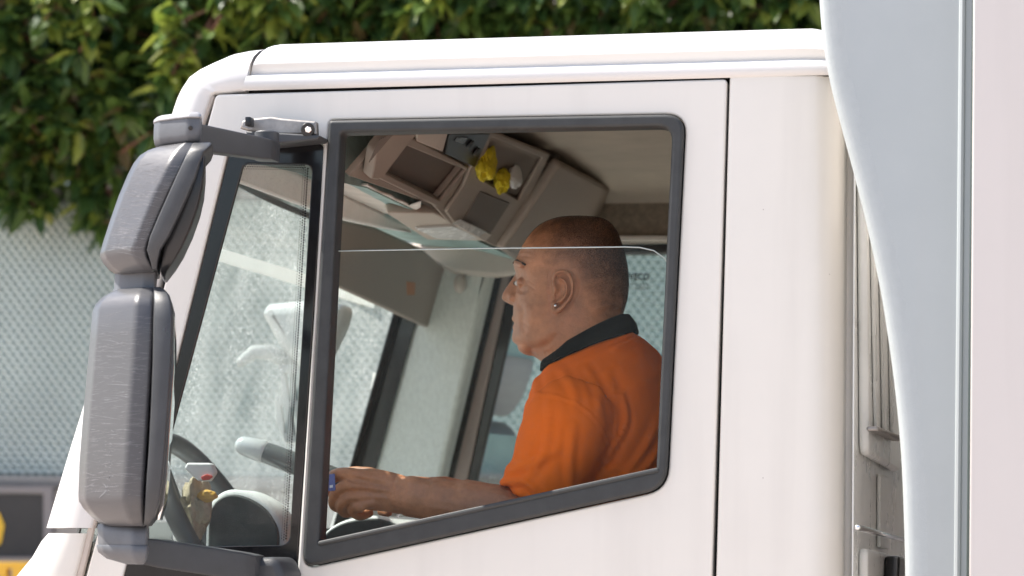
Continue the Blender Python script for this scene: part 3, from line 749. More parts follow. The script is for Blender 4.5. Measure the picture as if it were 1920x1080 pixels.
# top cap of the head and hinge bracket
plate_b = [(455, 227), (468, 223), (510, 219), (527, 222), (594, 228, .004), (595, 254, .003), (512, 253), (470, 247), (451, 241)]
br = mp_(part('hinge_bracket', M['metal'], [px(plate_b, -.045)], -.05, -.03, .004, None))
bm = cyl_bm(P(577, 243, -.062), P(577, 243, -.04), .0125, 24); mp_(from_bm('bolt_washer', bm, M['black'], None))
bm = cyl_bm(P(578, 243, -.07), P(578, 243, -.05), .0062, 6); mp_(from_bm('bolt', bm, M['chrome'], None))
c = P(468, 229, -.07); mp_(from_bm('bolt', box_bm(c - Vector((.005, .012, .008)), c + Vector((.005, .012, .008)), .001), M['black'], None))
mp_(part('hinge_base', M['plastic'], [px([(470, 250), (512, 252), (610, 258, .003), (603, 266, .003), (512, 275), (470, 270)], -.03)], -.06, .0, .003, None))
bm = cyl_bm(P(500, 270, -.115) + Vector((0, 0, .022)), P(500, 270, -.115) - Vector((0, 0, .030)), .022, 24)
mp_(from_bm('hinge_barrel', bm, M['plastic'], None))
bb = P(485, 1062, -.1); mp_(part('lower_mount', M['plastic'], [px([(480, 1046, .02), (540, 1044, .03), (553, 1075), (548, 1200), (440, 1200), (420, 1090)], -.05)], -.12, .004, .015, None))
# the far mirror: the same parts mirrored across the cab
farm = empty('door_mirror', P(240, 900, YM)); farm.parent = truck; farm.matrix_parent_inverse = Matrix.Translation((0, -W / 2, 0))
MI = Matrix.Translation((-.07, W, -.09)) @ Matrix.Diagonal((1, -1, 1, 1))
for ch in list(mir.children):
    c = ch.copy(); c.data = ch.data.copy(); COL.objects.link(c); c.data.transform(MI); c.data.flip_normals()
    c.parent = farm; bpy.context.view_layer.update(); c.matrix_parent_inverse = farm.matrix_world.inverted()
    if c.name.startswith('mirror_glass'):
        cc = sum((v.co for v in c.data.vertices), Vector()) / len(c.data.vertices)
        for v in c.data.vertices: d = v.co - cc; v.co = cc + Vector((d.x + .012, d.y * 1.12, d.z * 1.06))
        c.data.materials.clear(); c.data.materials.append(M['mirrorglass'])
#@@ BOX
# ------------------------------------------------------------------ cab rear face, fairing, box
xr = XR + .001
def rf(pts): 
    out = []
    for p in pts:
        q_ = PX(p[0], p[1], xr); out.append((q_.y, q_.z, p[2] if len(p) > 2 else 0))
    return rp(out)
fr_r = Matrix(((0, 0, 1, 0), (1, 0, 0, 0), (0, 1, 0, 0), (0, 0, 0, 1)))
fr_r.translation = Vector((xr, 0, 0))
def rplate(name, m, loops, h0, h1, bev=.002, parent=truck): return part(name, m, loops, h0, h1, bev, parent, fr=fr_r)
zt = zs(XR)
back = rplate('cab_rear_wall', M['cabrear'], [rp([(.06, .95), (W - .06, .95), (W - .06, zt), (.06, zt)])], 0, .003, .001)
rplate('pressed_panel', M['cabrear'], [rf([(1601, 250, .02), (1780, 330, .05), (1680, 868, .05), (1664, 884, .02), (1606, 852, .03)])], .004, .022, .008, back)
for u, w_ in ((1612, 4), (1628, 4), (1644, 3)):
    rplate('rib', M['cabrear'], [rf([(u - 8, 300), (u - 8 + w_, 302), (u + w_ + 2, 812), (u + 2, 810)])], .023, .029, .002, back)
rplate('rib_clip', M['metal'], [rf([(1600, 799, .004), (1650, 817, .004), (1648, 827, .004), (1600, 808, .004)])], .023, .045, .004, back)
mpart('pipe', tube_bm([PX(1608, 989, xr + .03), PX(1695, 1013, xr + .03)], .005, 10), M['chrome'], back)
rplate('lower_bracket', M['cabrear'], [rf([(1606, 1028, .02), (1700, 1050), (1700, 1300), (1606, 1300)])], .004, .02, .006, back)
rplate('plug_socket', M['black'], [rf([(1638, 1042, .01), (1664, 1048, .01), (1668, 1100), (1634, 1100)])], .021, .05, .006, back)
rplate('warning_post', M['cabrear'], [rf([(1640, 890), (1655, 894), (1655, 1030), (1640, 1026)])], .004, .012, .003, back)
# side deflector
YF = -.10
edge = [(1528, -120), (1533, -20), (1537, 40), (1545, 105), (1557, 165), (1575, 235), (1599, 325), (1625, 430), (1648, 540), (1664, 640), (1677, 740), (1687, 850), (1692, 960), (1695, 1080), (1697, 1300)]
ep = catmull([P(u, v, YF) for u, v in edge], 4)
body = [(p.x + .012, p.z) for p in ep] + [(P(1822, 1300, YF).x, P(1822, 1300, YF).z), (P(1838, -120, YF).x, P(1838, -120, YF).z)]
fair = part('side_deflector', M['fairing'], [body], YF - .006, YF + .03, .004)
rings = []
for i, p in enumerate(ep):                  # rolled leading edge
    t = (ep[min(i + 1, len(ep) - 1)] - ep[max(i - 1, 0)]).normalized(); nrm = Vector((t.z, 0, -t.x))
    if nrm.x > 0: nrm = -nrm
    rings.append([p + Vector((.012, 0, 0)) + nrm * a + Vector((0, b, 0)) for a, b in ((-.034, -.0057), (-.022, -.0064), (-.008, -.0066), (.001, -.0052), (.006, -.0016), (.009, .005), (.011, .014), (.008, .024), (0, .031), (-.01, .02))])
mpart('rolled_edge', loft_bm(rings), M['fairrim'], fair, 60)
mpart('trim_strip', tube_bm([P(1806, -120, YF - .006), P(1800, 540, YF - .006), P(1793, 1300, YF - .006)], .006, 8), M['fairing'], fair)
# box body
YB = -.16
x1 = P(1833, 400, YB).x
part('corner_gap', mat('dark_green_gap', (.05, .07, .065), .5), [px([(1824, -120), (1836, -120), (1822, 1300), (1810, 1300)], YB + .03)], YB + .02, YB + .05, .004)
bx = [(P(1831, -200, YB).x, 3.6), (7.0, 3.6), (7.0, 1.0), (P(1813, 1200, YB).x, 1.0)]
cargo = part('cargo_box', M['box'], [rp(bx)], YB, W - YB, .003)
# chassis and wheels (below the picture)
mpart('chassis', box_bm((-1.2, .5, .55), (6.9, W - .5, .95), .02), M['plastic'])
part('lower_cab', M['paint'], [px([(48, 1502), (1322, 1502), (1560, 1502), (1560, 1700), (20, 1750)])], .01, W - .01, .01)
def wheel_at(x, y):
    bm = cyl_bm(Vector((x, y - .13, .42)), Vector((x, y + .13, .42)), .42, 32)
    t = mpart('wheel', bm, M['rubber']); mpart('rim', cyl_bm(Vector((x, y - .14, .42)), Vector((x, y + .14, .42)), .24, 24), M['metal'], t)
for x in (.0, 4.6):
    for y in (.2, W - .2): wheel_at(x, y)
#@@ THINGS
# ------------------------------------------------------------------ loose things in the cab
def crumple(c, r, seed, amp=.35, sub=4):
    bm = bmesh.new(); bmesh.ops.create_icosphere(bm, subdivisions=sub, radius=1)
    for v in bm.verts:
        n1 = noise.noise(v.co * 1.6 + Vector((seed, 0, 0))); n2 = abs(noise.noise(v.co * 3.1 + Vector((0, seed, 0))))
        k = 1 + amp * n1 - amp * .9 * n2
        v.co = Vector((v.co.x * r[0], v.co.y * r[1], v.co.z * r[2])) * k + c
    return bm
inn = lambda u, v, h=.012: PN(u, v, A0 + nn * h, nn)
tag(from_bm('cloth', crumple(inn(912, 304), (.022, .060, .042), 3.1), M['yellow']), 'larger crumpled yellow cloth in the overhead pocket', 'cloth')
tag(from_bm('cloth', crumple(inn(942, 336), (.018, .036, .030), 8.4), M['yellow']), 'smaller yellow cloth lying against folded white paper in the overhead pocket', 'cloth')
bm = crumple(inn(966, 330), (.012, .050, .030), 5.5, .2, 3)
tag(from_bm('paper', bm, M['paper'], sharp=12), 'folded white paper in the overhead pocket beside yellow cloth', 'paper')
zdash = zd + .012
c = P(372, 884, .30)
tg_ = empty('dash_tag', P(372, 930, .30))
tag(tg_, 'white plastic holder with red oval standing on the dashboard', 'tag holder')
def kid(o, par): bpy.context.view_layer.update(); o.parent = par; o.matrix_parent_inverse = par.matrix_world.inverted(); return o
kid(plate('holder_body', M['paper'], None, [px([(346, 878, .006), (352, 868, .004), (396, 868, .01), (404, 886, .01), (392, 902, .008), (372, 902, .006)], .30)], .295, .32, .004), tg_)
kid(plate('red_oval', M['red'], None, [px([(376, 894, .004), (388, 889, .004), (401, 893, .004), (392, 900, .004), (380, 901, .003)], .293)], .291, .296, .001), tg_)
bm = crumple(P(366, 952, .36), (.032, .06, .062), 2.2)
tag(from_bm('rag', bm, M['beige']), 'crumpled beige rag on the dashboard behind steering wheel', 'rag')
bm = crumple(P(388, 930, .335), (.02, .02, .012), 4.2, .2, 3)
tag(from_bm('wrapper', bm, M['gold'], sharp=15), 'small amber wrapper on the dashboard beside beige rag', 'wrapper')
#@@ PERSON
# ------------------------------------------------------------------ the driver
YD = .50
driver = empty('person', P(1150, 1250, YD))
tag(driver, 'bald driver in orange polo shirt with black collar seen in profile at the window', 'person')
bpy.context.view_layer.update()
def skin():
    m = mat('tanned_skin', (.46, .195, .092), .44, var=.26, vscale=26, bump=.3, bscale=420)
    b = m.node_tree.nodes['Principled BSDF']; b.inputs['Subsurface Weight'].default_value = .12; b.inputs['Subsurface Radius'].default_value = (.012, .005, .003); b.inputs['Subsurface Scale'].default_value = .6
    return m
SKIN = skin()
bm = bmesh.new()
head = [(407, 1064, 1106, .016), (409, 1046, 1124, .032), (414, 1028, 1138, .047), (423, 1011, 1149, .0585), (437, 996, 1158, .068), (452, 985, 1164, .0745), (468, 976, 1169, .0775), (482, 969, 1173, .0785), (494, 964, 1175.5, .079), (503, 964, 1177, .0785), (514, 967.5, 1178, .078), (528, 970, 1178.5, .0775), (545, 968.5, 1178, .0765), (560, 965, 1176, .0755), (575, 962.5, 1172, .075), (588, 962, 1168.5, .075), (598, 963.5, 1168, .0755), (606, 964.5, 1169, .076), (616, 963, 1170.5, .0765), (628, 960.5, 1172, .0765), (637, 960.5, 1174, .076), (644, 965, 1177, .0755), (650, 974, 1180, .0755), (660, 988, 1186, .0765), (672, 1006, 1190, .079), (690, 1028, 1198, .084), (720, 1048, 1206, .09), (760, 1060, 1210, .09)]
rings = []
for v, ul_, ur_, hw in [tuple(x) for x in catmull([Vector(h) for h in head], 2)]:
    c = P((ul_ + ur_) / 2, v, YD); n = 56; rg = []
    for i in range(n):
        a = 2 * math.pi * i / n; ca, sa = math.cos(a), math.sin(a)
        e = 2 / 2.15; x = math.copysign(abs(ca) ** e, ca); y = math.copysign(abs(sa) ** e, sa)
        fr_ = max(0, -ca); y *= 1 - .17 * fr_ ** 2
        if 508 < v < 545 and fr_ > .3:      # eye sockets
            k = math.exp(-((abs(sa) - .46) / .16) ** 2) * math.exp(-((v - 529) / 11) ** 2); x += .055 * k
        if 575 < v < 606 and fr_ > .2: y *= 1 + .015
        rg.append(Vector((c.x + x * .1, YD + y * hw, c.z)))
    rings.append(fit_ring(rg, ul_, ur_))
loft_bm(rings, bm=bm)
H = lambda u, v, y=YD: P(u, v, y)
# nose
tube_bm([H(973, 517), H(965, 532), H(956, 546), H(950.5, 556.5)], [.008, .0095, .0105, .0105], 14, bm)
tube_bm([H(976, 530), H(968, 545), H(962, 556)], [.012, .015, .017], 12, bm)
for s_ in (-1, 1): ball_bm(H(963, 559, YD + s_ * .015), (.0115, .0075, .009), bm)
# brows, lids, lips, chin, cheeks
tube_bm([H(979, 497, YD - .050), H(971, 493, YD - .032), H(969, 496, YD - .01), H(969, 496, YD + .01), H(971, 493, YD + .032), H(979, 497, YD + .05)], [.006, .0085, .007, .007, .0085, .006], 10, bm)
for s_ in (-1, 1):
    ball_bm(H(977, 530, YD + s_ * .031), (.0095, .013, .0095), bm)
tube_bm([H(975, 602, YD - .025), H(965.5, 597, YD - .01), H(965.5, 597, YD + .01), H(975, 602, YD + .025)], [.004, .0068, .0068, .004], 10, bm)
tube_bm([H(977, 605, YD - .023), H(967.5, 614, YD - .01), H(967.5, 614, YD + .01), H(977, 605, YD + .023)], [.004, .0072, .0072, .004], 10, bm)
ball_bm(H(974, 634), (.015, .022, .013), bm)
ball_bm(H(1000, 652), (.03, .045, .016), bm)
# ear: helix, lobe, bowl, tragus
ye = YD - .080
hel = [(1041, 541), (1037, 526), (1041, 514), (1051, 508.5), (1063, 511), (1071, 521), (1074, 536), (1073, 551), (1067, 563), (1058, 572), (1050, 580), (1043, 583), (1037, 578), (1037, 568)]
hp = catmull([H(u, v, ye - .004 - .010 * max(0, min(1, (u - 1036) / 36))) for u, v in hel], 4)
tube_bm(hp, [.0042 if i < len(hp) * .72 else .0056 for i in range(len(hp))], 10, bm)
ball_bm(H(1056, 545, ye + .006), (.017, .008, .033), bm, Matrix.Rotation(.25, 4, 'Z'))
tube_bm(catmull([H(1050, 522, ye - .005), H(1061, 530, ye - .009), H(1063, 546, ye - .009), H(1056, 560, ye - .007), H(1047, 566, ye - .005)], 3), .0034, 8, bm)
ball_bm(H(1040, 553, ye - .002), (.0045, .005, .007), bm)
# torso and legs under the clothes
def oval(f, b, hw, drop=0, n=40, e=2.3, inset=0):
    F, B = P(*f, YD), P(*b, YD); c = (F + B) / 2; A_ = (B - F) / 2; A_ *= (A_.length - inset) / A_.length; r = []
    for i in range(n):
        a = 2 * math.pi * i / n; ca, sa = math.cos(a), math.sin(a)
        x = math.copysign(abs(ca) ** (2 / e), ca); y = math.copysign(abs(sa) ** (2 / e), sa)
        r.append(c + A_ * x + Vector((0, (hw - inset) * y, -drop * abs(y) ** 1.6)))
    return r
TOR = [((1020, 696), (1190, 624), .080, 0), ((1009, 712), (1206, 634), .125, .012), ((998, 735), (1230, 655), .18, .03), ((990, 770), (1256, 690), .222, .055), ((984, 830), (1278, 760), .232, .055), ((974, 900), (1292, 850), .232, .03), ((955, 1000), (1302, 1000), .24, 0), ((935, 1120), (1304, 1130), .25, 0), ((945, 1250), (1300, 1250), .24, 0)]
loft_bm([oval(f, b, hw, d, inset=.012) for f, b, hw, d in TOR], bm=bm)
for s_ in (-1, 1):
    y = YD + s_ * .11
    tube_bm([P(1230, 1270, y), P(900, 1255, y + s_ * .05), P(790, 1270, y + s_ * .06)], [.095, .08, .068], 14, bm)
    tube_bm([P(785, 1285, y + s_ * .06), P(800, 1500, y + s_ * .06), P(790, 1640, y + s_ * .06), P(720, 1660, y + s_ * .06)], [.062, .055, .042, .04], 14, bm)
# near arm and hand
tube_bm([P(1085, 775, .29), P(1048, 870, .25), P(1005, 978, .232)], [.062, .058, .05], 16, bm)
tube_bm(catmull([P(1010, 985, .23), P(960, 970, .225), P(905, 954, .215), P(850, 944, .21), P(800, 936, .205), P(755, 928, .20)], 3), [.05] * 3 + [.052] * 3 + [.049] * 3 + [.0435] * 3 + [.0385] * 3 + [.035], 18, bm, flat=.82)
tube_bm([P(762, 929, .20), P(728, 922, .198), P(695, 917, .195), P(668, 914, .192)], [.0345, .038, .040, .035], 18, bm, flat=.52)
def finger(pts, rs): tube_bm(catmull([P(*p) for p in pts], 4), [rs[0] + (rs[1] - rs[0]) * i / ((len(pts) - 1) * 4) for i in range((len(pts) - 1) * 4 + 1)], 12, bm)
finger([(690, 895, .188), (657, 888, .180), (628, 890, .186), (614, 906, .204), (622, 926, .224)], (.0125, .0092))
finger([(688, 913, .184), (653, 910, .174), (630, 924, .182), (626, 946, .202), (640, 954, .228)], (.0128, .0095))
finger([(690, 930, .184), (656, 933, .176), (640, 947, .186), (648, 961, .206), (668, 957, .228)], (.0128, .0098))
finger([(698, 942, .186), (672, 947, .180), (662, 958, .190), (674, 967, .208), (692, 962, .226)], (.0118, .0090))
finger([(738, 905, .212), (700, 890, .238), (660, 886, .252), (628, 896, .256)], (.0145, .0098))
for k, (u, v, y) in enumerate(((659, 889, .178), (655, 911, .172), (658, 933, .174), (674, 950, .178))): ball_bm(P(u, v, y), (.0125, .0105, .0115), bm, seg=12)
# far arm and hand
tube_bm([P(1100, 790, .72), P(1060, 890, .77), P(1010, 1000, .76)], [.062, .056, .048], 14, bm)
tube_bm([P(1010, 1000, .76), P(920, 955, .68), P(830, 926, .56), P(800, 925, .50)], [.05, .045, .036, .032], 14, bm, flat=.85)
tube_bm([P(805, 925, .50), P(770, 928, .45), P(745, 932, .41)], [.032, .038, .034], 14, bm, flat=.6)
for k in range(4): tube_bm([P(748, 915 + 12 * k, .41), P(722, 918 + 12 * k, .37), P(715, 926 + 11 * k, .34), P(728, 932 + 10 * k, .33)], [.011, .010, .009, .008], 10, bm)
tube_bm([P(790, 912, .47), P(760, 905, .42), P(735, 908, .39)], [.013, .011, .009], 10, bm)
me = remesh(bm, .0026, 3, 'body')
def press(me, paths, ymax):
    """sculpt folds and creases: each path (seen outline, width px, height m) raises or lowers the surface along it"""
    bm = bmesh.new(); bm.from_mesh(me); bm.normal_update()
    pp = [(catmull([Vector(q_) for q_ in path], 6), w_, h_) for path, w_, h_ in paths]
    bb_ = [(min(q_.x for q_ in a) - 3 * w_, max(q_.x for q_ in a) + 3 * w_, min(q_.y for q_ in a) - 3 * w_, max(q_.y for q_ in a) + 3 * w_) for a, w_, h_ in pp]
    for v in bm.verts:
        if v.co.y > ymax or v.normal.y > .35: continue
        q_ = Vector(proj(v.co)); k = 0
        for (a, w_, h_), (x0_, x1_, y0_, y1_) in zip(pp, bb_):
            if x0_ < q_.x < x1_ and y0_ < q_.y < y1_:
                i_ = min(range(len(a)), key=lambda j: (q_ - a[j]).length_squared); d = (q_ - a[i_]).length
                k += h_ * math.exp(-(d / w_) ** 2) * math.sin(math.pi * (i_ + .7) / (len(a) + .4)) ** .5
        k += .0005 * noise.noise(v.co * 45) + .0003 * noise.noise(v.co * 120)
        v.co += v.normal * k
    bm.to_mesh(me); bm.free()
press(me, [(((972, 566), (980, 584), (978, 606), (984, 622)), 5, -.0022), (((990, 572), (996, 590), (992, 612)), 9, .0016),
    (((966, 541), (976, 545), (988, 543)), 3.5, -.0010), (((968, 549), (980, 554), (992, 550)), 4, .0018), (((985, 526), (994, 529), (1002, 533)), 2.2, -.0012), (((985, 531), (995, 537), (1003, 543)), 2.2, -.0012),
    (((972, 472), (984, 470), (1000, 474)), 2.5, -.0012), (((968, 480), (982, 479), (996, 482)), 2.5, -.0012),
    (((972, 650), (1000, 656), (1034, 640), (1056, 606)), 8, -.0040), (((985, 640), (1010, 640), (1040, 620), (1052, 598)), 10, .0030), (((1000, 668), (1036, 658), (1070, 630)), 5, -.0022),
    (((1172, 579), (1150, 584), (1120, 590)), 4.5, -.0045), (((1172, 566), (1150, 570), (1125, 576)), 6, .003), (((1172, 594), (1150, 600)), 5, .003),
    (((1034, 512), (1032, 545), (1036, 582)), 4, -.0026), (((1079, 515), (1080, 545), (1066, 575)), 4, -.0030), (((1052, 530), (1052, 545), (1046, 556)), 4.5, -.0050), (((1045, 552), (1043, 558)), 4, -.005),
    (((976, 604), (984, 606), (990, 611)), 2.4, -.0018), (((1000, 500), (1020, 498), (1040, 490)), 10, -.0016), (((1005, 590), (1020, 600), (1030, 615)), 12, .0018),
    (((742, 893), (736, 920), (740, 962)), 2.4, -.0024), (((752, 896), (748, 925), (752, 965)), 2.2, -.0012), (((668, 892), (700, 896), (735, 902)), 4, .0030), (((664, 912), (700, 915), (735, 920)), 4, .0030), (((668, 932), (700, 932), (730, 934)), 4, .0016),
    (((668, 902), (695, 906), (720, 910)), 4, -.0028), (((668, 922), (695, 924), (720, 927)), 4, -.0018), (((652, 898), (664, 903)), 3, -.003), (((650, 921), (664, 922)), 3, -.003), (((654, 941), (668, 941)), 3, -.0025),
    (((780, 905), (830, 915), (890, 925)), 7, .0022), (((790, 920), (840, 930), (890, 940)), 8, -.0016), (((800, 948), (850, 958), (880, 965)), 6, .0016)], YD - .02)
body_o = kid(link('body', me, SKIN, sharp=180), driver)
# shaved hair: a close shell over the scalp
hm = mat('shaved_hair', (.018, .012, .009), .75, var=.3, vscale=300)
n = hm.node_tree.nodes; l = hm.node_tree.links; pb = n['Principled BSDF']
bm = bmesh.new(); bm.from_mesh(me)
h0, h1 = P(996, 452, YD), P(1150, 596, YD); hn = Vector((-(h1 - h0).z, 0, (h1 - h0).x)).normalized()
if hn.z < 0: hn = -hn
zmin = P(1150, 604, YD).z
def hairk(p): return (p - h0).dot(hn)
def ear_near(p):
    u, v = proj(p); return 1030 < u < 1079 and 503 < v < 592 and p.y < YD
dele = [f for f in bm.faces if not (hairk(f.calc_center_median()) > -.012 and f.calc_center_median().z > zmin and not ear_near(f.calc_center_median()))]
bmesh.ops.delete(bm, geom=dele, context='FACES')
bm.normal_update()
for v in bm.verts: v.co += v.normal * .0011
me2 = bpy.data.meshes.new('hair'); bm.to_mesh(me2); bm.free()
at = me2.attributes.new('cover', 'FLOAT', 'POINT')
for i, v in enumerate(me2.vertices):
    u_, v_ = proj(v.co)
    k = (hairk(v.co) + .010) / .085 + .25 * noise.noise(v.co * 70) + .12 * noise.noise(v.co * 220)
    if v.co.y < YD:                        # fades towards the ear
        d = math.hypot((u_ - 1055) / 34, (v_ - 546) / 52); k = min(k, (d - .95) / .8)
    at.data[i].value = max(0, min(1, k))
an = n.new('ShaderNodeAttribute'); an.attribute_name = 'cover'
tn = n.new('ShaderNodeTexNoise'); tn.inputs['Scale'].default_value = 900; tc = n.new('ShaderNodeTexCoord'); l.new(tc.outputs['Object'], tn.inputs['Vector'])
mu = n.new('ShaderNodeMath'); mu.operation = 'MULTIPLY'; l.new(an.outputs['Fac'], mu.inputs[0])
mr = n.new('ShaderNodeMapRange'); mr.inputs['From Min'].default_value = .35; mr.inputs['From Max'].default_value = .65; mr.inputs['To Min'].default_value = .30; mr.inputs['To Max'].default_value = .92
l.new(tn.outputs['Fac'], mr.inputs['Value']); l.new(mr.outputs[0], mu.inputs[1]); l.new(mu.outputs[0], pb.inputs['Alpha'])
kid(link('hair', me2, hm, sharp=180), driver)
# eyes, brows, earring
eyew = mat('eye_white', (.55, .5, .46), .15); irm = mat('iris_brown', (.03, .018, .012), .1)
for s_ in (-1, 1):
    e_ = kid(from_bm('eye', ball_bm(H(972.5, 531, YD + s_ * .031), (.0085, .0085, .0062)), eyew), driver)
    kid(from_bm('iris', ball_bm(H(965.5, 531, YD + s_ * .031), (.0035, .004, .004), seg=10), irm), e_)
brm = mat('brow_hair', (.05, .03, .022), .8, var=.4, vscale=400)
for s_ in (-1, 1): kid(from_bm('eyebrow', tube_bm([H(984, 496, YD + s_ * .058), H(969, 489, YD + s_ * .036), H(963.5, 493, YD + s_ * .014)], [.0022, .0034, .003], 8), brm), driver)
kid(from_bm('earring', ball_bm(H(1042, 573, ye - .012), (.0036, .0036, .0036), seg=10), M['chrome']), driver)
# polo shirt
def shirt_mat():
    m = mat('orange_polo', (1.0, .165, .004), .8, var=.05, vscale=10, bump=.25, bscale=900, spec=.15)
    return m
bm = bmesh.new()
loft_bm([oval(f, b, hw, d) for f, b, hw, d in TOR], bm=bm)
tube_bm(catmull([P(1082, 770, .315), P(1066, 800, .278), P(1046, 850, .255), P(1022, 900, .238), P(1000, 942, .232)], 4), [.078 + .012 * math.sin(math.pi * min(1, i / 11)) - .006 * (i / 16) for i in range(17)], 24, bm, flat=.95, ends=False)
tube_bm([P(1092, 785, .70), P(1058, 880, .765), P(1030, 950, .77)], [.085, .082, .076], 20, bm)
me = remesh(bm, .0055, 7, 'shirt')
bm = bmesh.new(); bm.from_mesh(me); bm.normal_update()
seam = catmull([Vector((u, v)) for u, v in ((972, 790), (985, 758), (1006, 739), (1040, 742), (1082, 757), (1112, 782), (1138, 822), (1146, 862))], 6)
folds = [((1140, 700), (1160, 790), (1135, 850), 9, .005), ((1165, 735), (1172, 800), (1120, 888), 7, .007), ((1120, 720), (1146, 770), (1150, 830), 7, .004), ((1235, 840), (1215, 870), (1180, 905), 8, .006), ((1240, 780), (1205, 850), (1165, 905), 9, .005), ((1030, 760), (1020, 850), (985, 900), 8, .0045), ((1075, 800), (1068, 870), (1072, 940), 9, .004),
         ((940, 905), (985, 905), (1012, 930), 7, .007), ((945, 925), (975, 925), (985, 945), 6, .006), ((950, 880), (1000, 868), (1050, 840), 9, .005), ((1000, 700), (1005, 730), (1000, 760), 8, .003), ((1050, 690), (1075, 730), (1080, 770), 9, .003), ((1100, 690), (1120, 730), (1125, 770), 8, .004), ((1150, 655), (1180, 640), (1205, 637), 5, .005), ((1150, 640), (1178, 630), (1196, 624), 4, .004), ((1190, 900), (1150, 880), (1110, 905), 8, .004)]
fl = [(catmull([Vector(a), Vector(b), Vector(c)], 8), w_, h_) for a, b, c, w_, h_ in folds]
for v in bm.verts:
    p = v.co
    k = .0022 * noise.noise(Vector((p.x * 14, p.y * 14, p.z * 5))) + .0016 * noise.noise(Vector((p.x * 30 + p.z * 20, p.y * 22, p.z * 10 - p.x * 12)))
    if p.y < YD - .02 and v.normal.y < .4:
        q_ = Vector(proj(p))
        d = min((q_ - s_).length for s_ in seam)
        if d < 9: k += .0018 * math.exp(-(d / 3.2) ** 2) - .001 * math.exp(-((d - 5) / 2) ** 2)
        for path, w_, h_ in fl:
            i_ = min(range(len(path)), key=lambda j: (q_ - path[j]).length_squared); d = (q_ - path[i_]).length
            if d < w_ * 3:
                en = math.sin(math.pi * (i_ + .6) / len(path)) ** .6
                k += h_ * en * (math.exp(-(d / w_) ** 2) - .45 * math.exp(-((d - w_ * 1.5) / (w_ * .7)) ** 2))
    v.co += v.normal * k
me = bpy.data.meshes.new('polo_shirt'); bm.to_mesh(me); bm.free()
shirt = kid(link('polo_shirt', me, shirt_mat(), sharp=180), driver)
# black collar, folded over
cl = []
for f, b, hw in (((1030, 690), (1180, 616), .074), ((1024, 672), (1172, 589), .070), ((1019, 674), (1180, 589), .077), ((1015, 684), (1192, 604), .086), ((1014, 696), (1197, 622), .091), ((1020, 697), (1192, 624), .084)):
    cl.append(oval(f, b, hw, .0, 48, 2.1))
kid(from_bm('collar', loft_bm(cl, cap=False), mat('black_collar', (.006, .0065, .007), .9, bump=.3, bscale=700, spec=.08), None, 60), driver)
# trousers
bm = bmesh.new()
loft_bm([oval((940, 1200), (1302, 1190), .252), oval((940, 1290), (1310, 1300), .255)], bm=bm)
for s_ in (-1, 1):
    y = YD + s_ * .11
    tube_bm([P(1230, 1270, y), P(900, 1255, y + s_ * .05), P(790, 1270, y + s_ * .06)], [.108, .093, .082], 14, bm)
    tube_bm([P(787, 1285, y + s_ * .06), P(800, 1500, y + s_ * .06), P(792, 1600, y + s_ * .06)], [.075, .068, .06], 14, bm)
kid(link('trousers', remesh(bm, .012, 4, 'trousers'), mat('navy_trousers', (.03, .035, .05), .9), sharp=180), driver)
# what the hand holds
ca = P(616, 905, .176)
card = plate('card', mat('blue_card', (.12, .15, .38), .3), None, [px([(598, 892, .002), (628, 888, .002), (629, 920, .002), (600, 922, .002)], .168)], .166, .169, .0006)
tag(card, 'small blue and white card pinched in the driver\'s fingers', 'card')
kid(plate('card_mark', M['paper'], None, [px([(604, 898), (614, 897), (615, 912), (606, 913)], .1655), px([(618, 910), (624, 909), (624, 914), (618, 915)], .1655)], .1652, .1662, .0002), card)
#@@ BACKGROUND
# ------------------------------------------------------------------ fence of expanded metal across the road
YW = 6.0
z0, z1 = P(60, 893, YW).z, P(60, 372, YW).z
fence = empty('mesh_fence', (-1.5, YW, z0)); tag(fence, 'pale green expanded metal fence behind the truck', 'fence')
bm = bmesh.new(); cw, rh = .0368, .0236
nx, nz = int(6.4 / cw), int((z1 - z0) / rh)
for j in range(nz):
    for i in range(nx):
        cx = -4.9 + (i + (j % 2) * .5) * cw; cz = z0 + (j + .5) * rh
        o4 = [bm.verts.new((cx + a * cw / 2, YW + .004 * (c < 0), cz + c * rh / 2)) for a, c in ((1, 0), (1, 1), (0, 1), (-1, 1), (-1, 0), (-1, -1), (0, -1), (1, -1))]
        h8 = [bm.verts.new((cx + math.cos(k * math.pi / 4) * cw * .36, YW - .012 * math.sin(k * math.pi / 4), cz + math.sin(k * math.pi / 4) * rh * .29)) for k in range(8)]
        for k in range(8): bm.faces.new((o4[k], o4[(k + 1) % 8], h8[(k + 1) % 8], h8[k]))
m_mesh = mat('mesh_metal', (.66, .715, .665), .5, .0, var=.12, vscale=1.5)
kid(from_bm('mesh_panel', bm, m_mesh, smooth=False), fence)
kid(from_bm('backing_sheet', box_bm((-6.5, YW + .10, z0), (5, YW + .12, z1), 0), mat('green_sheet', (.235, .335, .30), .8, var=.2, vscale=2)), fence)
m_rail = mat('grey_rail', (.20, .19, .18), .5, var=.15, vscale=8)
kid(from_bm('top_rail', box_bm((-6.5, YW - .03, z1 - .004), (5, YW + .16, z1 + .05), .006), m_rail), fence)
kid(from_bm('bottom_rail', box_bm((-6.5, YW - .03, z0 - .045), (5, YW + .16, z0 + .004), .006), m_rail), fence)
for x in (-6.2, -3.9, 1.6, 4.6): kid(from_bm('fence_post', box_bm((x - .04, YW + .18, 0), (x + .04, YW + .26, z1), .004), m_rail), fence)
